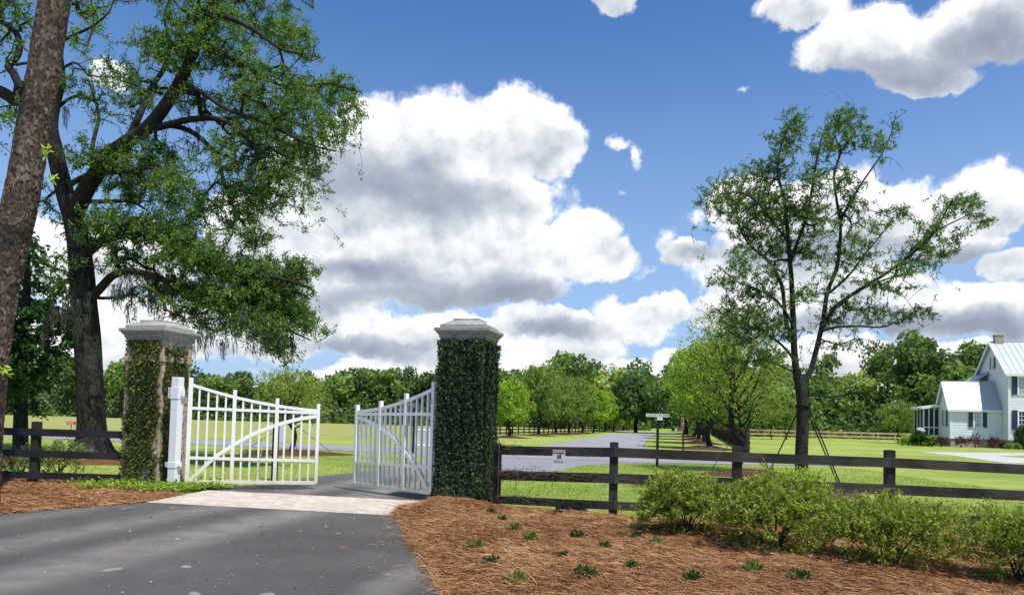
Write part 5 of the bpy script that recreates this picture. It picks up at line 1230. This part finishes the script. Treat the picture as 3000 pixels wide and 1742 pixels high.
# ---- smaller trees: built from a base, an auto-made frame of limbs and clumped twigs
def small_tree(seed, name, label, px0, D_, h, w_, lo, bark, leaf, ntip, per, L, Wd, tr_=None, group=None, clumps=9, bend=0.0, cat='tree', spread=.2, open_=0.42):
    rg = R_(seed); b = gx(px0, D_); rt = tr_ or .016 * h; limbs = []
    tk = np.array([b + [0, 0, -.1], b + [rg.normal()*.03*h + bend*.3, 0, h*lo*.6], b + [rg.normal()*.03*h + bend*.6, rg.normal()*.02*h, h*lo*1.1], b + [bend + rg.normal()*.04*h, 0, h*.6], b + [bend*1.2, 0, h*.93]])
    limbs.append((tk, np.array([rt*1.25, rt, rt*.85, rt*.5, rt*.12])))
    cc = []
    for i in range(clumps):
        a = i * 2.4 + rg.random(); t = (i + .5) / clumps; z = h * (lo*1.05 + (1 - lo*1.05) * (.12 + .78 * t)); rr_ = w_/2 * (.62 * math.sin(math.pi * (0.18 + .72 * t)) ** .7) * rg.uniform(.75, 1.15)
        c = b + np.array([math.cos(a) * rr_ + bend * t, math.sin(a) * rr_, z]); cc.append(c)
        s0 = tk[1] + (tk[3] - tk[1]) * min(.15 + t * .8, 1); mid = (s0 + c) / 2 + [0, 0, -.04*h]
        limbs.append((np.array([s0, mid, c]), np.array([rt*.42, rt*.28, rt*.1])))
    cc.append(b + np.array([bend, 0, h * .88])); cc = np.array(cc); k = rg.integers(0, len(cc), ntip)
    tips = cc[k] + unit(rg.normal(size=(ntip, 3))) * (rg.random((ntip, 1)) ** open_) * np.array([w_*.27, w_*.27, h*(1-lo)*.20])
    br, dr = grow(rg, limbs, tips, .06 * h, rt * .05, .05)
    return plant(name, label, cat, b, br, foliage(rg, tips, dr, per, spread, L, Wd, .5, .0), bark, leaf, group)
# staked sapling behind the left gate leaf
small_tree(201, 'young_oak_tree', 'staked small olive green tree seen through the left gate leaf', 848, 31.6, 3.5, 3.6, .36, 'greybark', 'L_olive', 620, 12, .10, .045, .085, clumps=12)
b = gx(848, 31.6); mound(b[0] + .3, b[1] - .2, 2.4, 1.9, .16, 44)
stakes('tree_stakes', 'thin dark guy lines bracing the small tree behind the gate', b, 1.25, [G(985, 1334)[:2], G(690, 1335)[:2], G(870, 1318)[:2]], .011, 'guy_line')
# staked tree at the corner of the avenue
small_tree(202, 'young_oak_tree', 'yellowish airy tree on guy lines behind the third fence post', 2150, 27.0, 5.9, 4.1, .25, 'greybark', 'L_olive', 1500, 12, .085, .036, .12, clumps=18, spread=.2)
b = gx(2150, 27.0); mound(b[0] + .2, b[1] - 1.6, 2.0, 1.5, .20, 45)
stakes('tree_stakes', 'dark guy lines bracing the yellowish tree at the avenue corner', b, 1.15, [G(2250, 1378)[:2], G(2238, 1366)[:2], G(2085, 1371)[:2]], .012, 'guy_line')
# right row of the avenue
AV = [(2083, 51, 7.4, 5.6, 'L_bright', 211, 'bright green tree on a mulch mound nearest the stop sign, right row'), (2064, 64, 8.0, 6.2, 'L_mid', 212, 'second tree of the right avenue row, partly behind the bright one'),
      (2046, 77, 9.0, 7.0, 'L_bright', 213, 'tall leafy tree, third of the right avenue row'), (2030, 92, 10.2, 8.0, 'L_mid', 214, 'farthest big tree of the right avenue row, overhanging the grass')]
for x, D_, h, w_, lf_, sd, lb in AV:
    small_tree(sd, 'avenue_tree', lb, x, D_, h, w_, .23, 'greybark', lf_, 1300, 11, .20 * D_ / 70 + .05, .10 * D_ / 70 + .03, .17, 'trees along the right side of the avenue', clumps=16, spread=.38)
    b = gx(x, D_); mound(b[0] - .5, b[1] - .5, 2.4, 2.6, .22, sd)
# left row of the avenue
AL = [(1490, 67, 4.9, 4.2, 'L_bright', 'bright round young tree nearest the ivy pillar, left row'), (1578, 78, 7.2, 5.6, 'L_mid', 'tallest grey green tree of the left avenue row'), (1628, 86, 6.3, 5.0, 'L_mid', 'dull green tree just right of the tallest one, left row'),
      (1668, 91, 6.6, 5.4, 'L_mid', 'pale trunked grey green tree midway along the left avenue row'), (1702, 98, 6.2, 5.0, 'L_mid', 'grey green tree before the bright ones of the left row'), (1737, 106, 5.9, 4.9, 'L_bright', 'first bright yellow green tree past the grey green ones'),
      (1768, 116, 5.8, 4.9, 'L_bright', 'bright tree third from the far end of the left row'), (1797, 128, 5.7, 4.9, 'L_bright', 'bright tree second from the far end of the left row'), (1826, 142, 5.6, 5.0, 'L_bright', 'last low bright tree at the far end of the left row')]
for i, (x, D_, h, w_, lf_, lb) in enumerate(AL):
    small_tree(221 + i, 'avenue_tree', lb, x, D_, h, w_, .2, 'greybark', lf_, 800, 10, .20 * D_ / 80 + .04, .11 * D_ / 80 + .02, .15, 'trees along the left side of the avenue', clumps=14, spread=.35)
    if i < 5: b = gx(x, D_); mound(b[0], b[1] - .5, 2.0, 2.2, .2, 60 + i)
# small trees on the lawn before the right-hand wood
small_tree(241, 'sapling', 'silvery sapling in front of the wood, left of the staked trunk', 2262, 92, 5.6, 4.2, .25, 'greybark', 'L_mid', 420, 9, .22, .12, .06, clumps=9, spread=.35)
small_tree(242, 'sapling', 'second silvery sapling hidden partly by the staked trunk', 2306, 92, 5.0, 3.6, .25, 'greybark', 'L_mid', 380, 9, .22, .12, .06, clumps=8, spread=.35)
small_tree(243, 'crape_myrtle', 'vase shaped green tree before the timber fence, left of the house', 2632, 88, 4.8, 5.4, .22, 'greybark', 'L_mid', 520, 9, .22, .11, .07, clumps=12, spread=.35)

# ================================================================ THE WOODS
def woods(name, label, rows, seed, leaf, crown):
    rg = R_(seed); parts = []; br = Branches()
    for (x0, x1, D_, tops, dense, t0) in rows:
        X0 = gx(x0, D_)[0]; X1 = gx(x1, D_)[0]; step = crown * .72; n = int(abs(X1 - X0) / step) + 1
        for i in range(n):
            X = X0 + (X1 - X0) * (i + .5 + rg.normal() * .18) / n; Y = D_ + rg.normal() * 2.5; pxx = pix((X, Y, 8))[0]
            ht = at(pxx, float(np.interp(pxx, tops[0], tops[1])) , Y)[2] * rg.uniform(.86, 1.06); w_ = crown * rg.uniform(.8, 1.25)
            tint = float(np.clip(t0 + rg.normal(0, .20), .05, .9))
            V, Fq, t = clump_crown(rg, (X, Y, ht * .60), (w_ * .56, w_ * .56, ht * .42), 30, int(dense * 1900), leaf); parts.append((V, Fq, np.clip(t + tint, 0, 1)))
            br.tube([(X, Y, -.1), (X + rg.normal() * .3, Y, ht * .35), (X + rg.normal() * .6, Y, ht * .8)], [.28, .22, .06], 6)
        # undergrowth closing the foot of the wood
        m_ = int(abs(X1 - X0) * 130 * dense); xx = rg.uniform(min(X0, X1), max(X0, X1), m_); zt = (rg.random(m_) ** 1.3)
        P_ = np.stack([xx, D_ - 2.5 + rg.normal(0, 1.3, m_) + 2.5 * zt, zt * (5.0 + 2.0 * wav(xx, xx, .5, seed))], 1)
        o = unit(rg.normal(size=(m_, 3)) + [0, -.6, .4]); s = leaf * rg.uniform(.6, 1.3, m_)
        V, Fq = leaf_faces(P_, np.cross(o, rg.normal(size=(m_, 3))), o, s * 1.3, s, .1); parts.append((V, Fq, np.clip(.22 + t0 * .4 + .15 * wav(xx, xx * 0, .4, seed + 1) + rg.normal(0, .1, m_), 0, 1)))
    V, Fq, T = join_leaf(parts); V[:, 2] = np.maximum(V[:, 2], 0.0)
    o = link(name, raw_mesh(name, V, Fq, T), M['L_wood']); tag(o, label, 'woods', kind='stuff')
    b = br.build('trunks', M['oakbark'], None); b.name = 'tree_trunks'; b.parent = o
    return o
tl = ([-500, 0, 330, 480, 600, 700, 800, 900, 1000, 1100, 1300, 1420], [1000, 1020, 1050, 1085, 1092, 1085, 1092, 1085, 1075, 1070, 1062, 1060])
tc = ([1400, 1480, 1560, 1640, 1672, 1720, 1800, 1870, 1920, 1980, 2060, 2150], [1060, 1055, 1058, 1040, 1022, 1042, 1040, 1048, 1045, 1056, 1050, 1045])
tr_ = ([2000, 2150, 2300, 2420, 2520, 2600, 2680, 2760, 2850, 2930, 3100, 3500], [1060, 1050, 1040, 1028, 1012, 995, 972, 990, 985, 1010, 1010, 990])
woods('woodland', 'low dark woodland band behind the dry field at left', [(-700, 1440, 140, tl, .95, .36), (-800, 1440, 149, (tl[0], [v - 6 for v in tl[1]]), .7, .30)], 301, .50, 6.0)
woods('woodland', 'woodland closing the far end of the avenue', [(1380, 1895, 158, tc, 1.0, .42), (1980, 2200, 158, tc, 1.0, .42), (1350, 2200, 215, (tc[0], [v + 8 for v in tc[1]]), .8, .36)], 302, .58, 7.5)
woods('woodland', 'tall dense woodland behind the timber fence and house', [(2040, 3300, 118, (tr_[0], [v + 62 for v in tr_[1]]), .9, .40), (2000, 3400, 128, tr_, 1.15, .30)], 303, .50, 7.0)
def lone(name, label, x, D_, ytop, w_, t0, seed, leaf=.55, n=2600, mat='L_wood', lowf=.35):
    rg = R_(seed); b = gx(x, D_); h = at(x, ytop, D_)[2]; br = Branches()
    br.tube([b, b + [0, 0, h*.4], b + [.3, 0, h*.85]], [.32, .26, .05], 8)
    for i in range(9):
        a = i * 2.4; z = h * (.35 + .05 * i); br.tube([b + [0, 0, z], b + [math.cos(a)*w_*.2, math.sin(a)*w_*.2, z + h*.1], b + [math.cos(a)*w_*.38, math.sin(a)*w_*.38, z + h*.14]], [.12, .08, .03], 5)
    V, Fq, T = clump_crown(rg, b + np.array([0, 0, h * (lowf + 1) / 2]), (w_*.5, w_*.5, h * (1 - lowf) / 2), 42, n, leaf)
    return plant(name, label, 'tree', b, br, (V, Fq, np.clip(T + t0, 0, 1)), 'oakbark', mat)
lone('oak_tree', 'tallest round topped tree standing above the central wood', 1672, 150, 1020, 9.5, .34, 401)
lone('oak_tree', 'tall crown above the right-hand wood, right of the open tree', 2690, 116, 970, 11, .27, 402, n=3400)
lone('oak_tree', 'dark rounded tree nearest the house gable in the wood', 2850, 114, 984, 10, .30, 403, n=3000)
lone('oak_tree', 'drab olive tree just above the wing roof', 2800, 104, 1052, 7.5, .45, 404, n=2200, mat='L_wood', lowf=.15)
lone('oak_tree', 'overhanging dark tree on the left bank where the avenue narrows', 1862, 120, 1085, 13, .22, 405, .5, 4200, lowf=.10)
lone('oak_tree', 'dark tree right of the far road gap, behind the avenue row', 2010, 112, 1060, 12, .35, 406, .5, 4200, lowf=.06)
lone('oak_tree', 'wispy pale tree at the left edge of the far wood behind pillar', 352, 132, 1046, 6.5, .50, 407, .45, 1700, lowf=.3)

# ================================================================ SHRUBS AND SMALL PLANTS
def shrub(seed, label, px0, D_, h, w_, leaf, ntip, per, L, Wd, name='azalea_shrub', group=None, stems=9, lo=.07, cat='shrub', lean=0.0, z0=0.0, dep=None, sp=.06):
    rg = R_(seed); b = gx(px0, D_); b = b + np.array([0, 0, z0]); limbs = []
    for i in range(stems):
        a = i * 6.283 / stems + rg.normal() * .3; r_ = w_ * .27 * rg.uniform(.4, 1)
        limbs.append((np.array([b + [rg.normal()*.03, rg.normal()*.03, -.03], b + [math.cos(a)*r_*.4, math.sin(a)*r_*.4, h*.28], b + [math.cos(a)*r_ + lean, math.sin(a)*r_, h*.55]]), np.array([.016, .012, .006]) * (h / 1.0)))
    n1 = int(ntip * .75); dd = (dep or w_)
    u_ = unit(rg.normal(size=(ntip, 3))); u_[:, 2] = np.where(u_[:, 2] < -.35, -u_[:, 2], u_[:, 2])
    rr_ = rg.random((ntip, 1)) ** .40 * np.where(rg.random((ntip, 1)) < .10, rg.uniform(1.05, 1.3, (ntip, 1)), 1.0); lump = 1 + .30 * wav(u_[:, 0] * 2, u_[:, 1] * 2 + u_[:, 2], 2.2, seed)[:, None]
    tips = b + u_ * rr_ * lump * np.array([w_/2, dd/2, h*.52]) + [lean, 0, h*.48]; low_ = tips[:, 2] < z0 + h*lo; tips[low_, 2] = z0 + h*lo + rg.random(low_.sum()) * h * .15
    sk = rg.random(ntip) < .12; a_ = rg.random(sk.sum()) * 6.283; r_ = rg.uniform(.35, .92, sk.sum()); tips[sk] = b + np.stack([np.cos(a_) * r_ * w_/2 + lean, np.sin(a_) * r_ * dd/2, h * rg.uniform(lo, .42, sk.sum())], 1)
    br, dr = grow(rg, limbs, tips, .12, .0022, .02)
    dr = unit(dr + [0, 0, .5])
    return plant(name, label, cat, b, br, foliage(rg, tips, dr, per, sp, L, Wd, .6), 'greybark', leaf, group)
gz = 'azaleas along the fence'
shrub(501, 'leafy azalea bush farthest left, against the fence below the notice end', 2008, 10.7, .88, 1.5, 'L_shrub', 1000, 13, .066, .023, group=gz, z0=.1)
shrub(502, 'broad azalea bush with a dark bare stem, second from the left', 2272, 9.5, .98, 1.55, 'L_shrub', 1150, 13, .063, .022, group=gz, z0=.1)
shrub(503, 'dense rounded azalea bush, third from the left', 2618, 8.7, .84, 1.42, 'L_shrub', 1150, 13, .056, .020, group=gz, z0=.1)
shrub(504, 'sparse upright azalea bush cut by the right edge of frame', 2990, 7.7, .84, 1.1, 'L_shrub', 900, 12, .044, .018, group=gz, z0=.1, stems=7)
shrub(506, 'wispy leafy sprout at the foot of the staked tree behind the fence', 2350, 17.2, .75, 1.2, 'L_bright', 260, 9, .07, .03, 'seedling_shrub')
shrub(507, 'loose weedy bush behind the black fence left of its post', 60, 17.6, .75, 1.4, 'L_mid', 260, 9, .06, .03, 'weedy_shrub')
shrub(508, 'loose weedy bush between the black fence post and oak trunk', 172, 17.8, .95, 1.5, 'L_mid', 300, 9, .06, .03, 'weedy_shrub')
# planting round the house
for i, (x, h, w_, lb) in enumerate(((2758, 1.1, 1.3, 'burgundy shrub at the wing corner by the foundation vents'), (2816, 1.15, 1.6, 'burgundy shrub below the left shutter of the wing window'), (2856, 1.35, 1.9, 'largest burgundy shrub, directly under the wing window'), (2909, 1.2, 1.6, 'burgundy shrub where the wing meets the main block'), (2938, .7, .8, 'small burgundy shrub beside the main block corner'))):
    shrub(520 + i, lb, x, 75.0, h, w_, 'L_red', 75, 6, .16, .09, 'burgundy_shrub', 'burgundy shrubs along the foundation', 6, sp=.18)
for i, (x, lb) in enumerate(((2955, 'clipped round green shrub left of its twin by the house'), (2981, 'clipped round green shrub right of its twin by the house'))):
    shrub(530 + i, lb, x, 73.5, .55, .80, 'L_mid', 200, 12, .08, .06, 'clipped_shrub', 'clipped round shrubs by the house', 6, lo=.02, sp=.10)
shrub(534, 'dark upright bush under the main window at the right edge', 2996, 74.0, 2.2, 1.7, 'L_dark', 320, 10, .17, .10, 'evergreen_shrub', sp=.18)
shrub(535, 'dark green bush in front of the satellite dish', 2697, 76.5, 1.5, 2.0, 'L_dark', 300, 10, .17, .10, 'evergreen_shrub', sp=.18)
shrub(536, 'low bright green bush at the end of the timber fence', 2662, 78.0, 1.0, 2.2, 'L_bright', 260, 10, .17, .10, 'low_shrub', sp=.18)
shrub(537, 'grey green bush against the porch lattice', 2730, 75.5, 1.1, 1.3, 'L_mid', 200, 9, .15, .09, 'low_shrub', sp=.16)
# little green plants pushing through the straw
SP = [(1392,1615,1.3,'the bushiest tuft of green near the asphalt edge'),(1440,1509,.9,'small tuft nearest the ivy pillar'),(1471,1531,.8,'small tuft second from the ivy pillar'),(1506,1556,1.0,'small tuft third from the ivy pillar'),(1635,1510,.8,'tuft in front of the dark utility box'),(1690,1580,1.1,'low tuft centred between the fence and asphalt'),
      (1928,1603,1.3,'spreading tuft just left of the first azalea'),(1770,1613,.8,'thin brownish tuft in the middle of the straw bed'),(1715,1700,1.7,'wide tuft at the bottom centre of the straw bed'),(2204,1679,1.3,'bright round tuft below the second azalea'),(2029,1707,1.1,'compact tuft at the bottom of the frame'),(2339,1707,1.4,'leafy tuft lowest and farthest right'),
      (1513,1716,1.1,'ragged tuft near the bottom left of the straw bed'),(1440,1661,1.0,'flat tuft beside the curving asphalt edge'),(1862,1581,.8,'tiny dark tuft near the first azalea roots'),(1554,1587,1.2,'flat spreading tuft left of centre in the straw'),(1847,1672,.9,'twiggy tuft half buried in the straw'),(1650,1640,.6,'tiny sprig of green left of the middle tuft')]
for i, (x, y, s_, lb) in enumerate(SP):
    p = G(x, y, .12); rg = R_(600 + i); n = int(110 * s_); t = thing('groundcover_plant', lb, 'small plant', p, 0, 'small green plants in the straw bed'); s_ *= .85
    P_ = ellipsoid(rg, n, (0, 0, .05), (.10*s_, .09*s_, .065*s_)); dv = unit(P_ + [0, 0, .01]) + rg.normal(size=(n, 3)) * .5
    V, Fq = leaf_faces(P_, dv, rg.normal(size=(n, 3)) * .6 + [0, 0, 1], .05, .024, .1); V[:, 2] = np.maximum(V[:, 2], -.05)
    link('leaves', raw_mesh('leaves', V, Fq, rg.random(n) * .8), M['L_dark' if i % 3 else 'L_oak'], t)
    br = Branches()
    for q in range(7): a = rg.random() * 6.28; br.tube([(0, 0, -.04), (math.cos(a)*.03*s_, math.sin(a)*.03*s_, .04), (math.cos(a)*.07*s_, math.sin(a)*.07*s_, .08*s_)], [.003, .0025, .0015], 4)
    br.build('stems', M['greybark'], t)
# bright creeping ground cover round the foot of the left pillar and post
rg = R_(701); PP_ = []
for (cx, cy, rx, ry, n) in ((345, 1433, 95, 7, 1700), (480, 1438, 90, 9, 1500), (590, 1433, 75, 12, 2600), (262, 1430, 40, 5, 200)):
    c = G(cx, cy); RX = rx / FPX * c[1]; u_ = rg.normal(size=(n, 2)) * .45; x = c[0] + u_[:, 0] * RX; y = c[1] + u_[:, 1] * ry / FPX * c[1] ** 2 / EYE
    PP_.append(np.stack([x, y, np.abs(rg.normal(0, .05, n)) + .07], 1))
P_ = np.concatenate(PP_); n = len(P_); P_ = P_[seg_dist(P_[:, 0], P_[:, 1], [(-1.80, 12.72), (-6.42, 13.65), (-6.25, 16.0), (-1.55, 15.0)]) < 0.02]; n = len(P_)
V, Fq = leaf_faces(P_, rg.normal(size=(n, 3)) * [1, 1, .4], rg.normal(size=(n, 3)) * .5 + [0, 0, 1], .06 * rg.uniform(.6, 1.3, n), .045, .15)
tag(link('ground_ivy', raw_mesh('ground_ivy', V, Fq, np.clip(rg.normal(.6, .25, n), 0, 1)), M['L_cover']), 'bright green creeping ground cover at the foot of the left pillar', 'ground cover', kind='stuff')
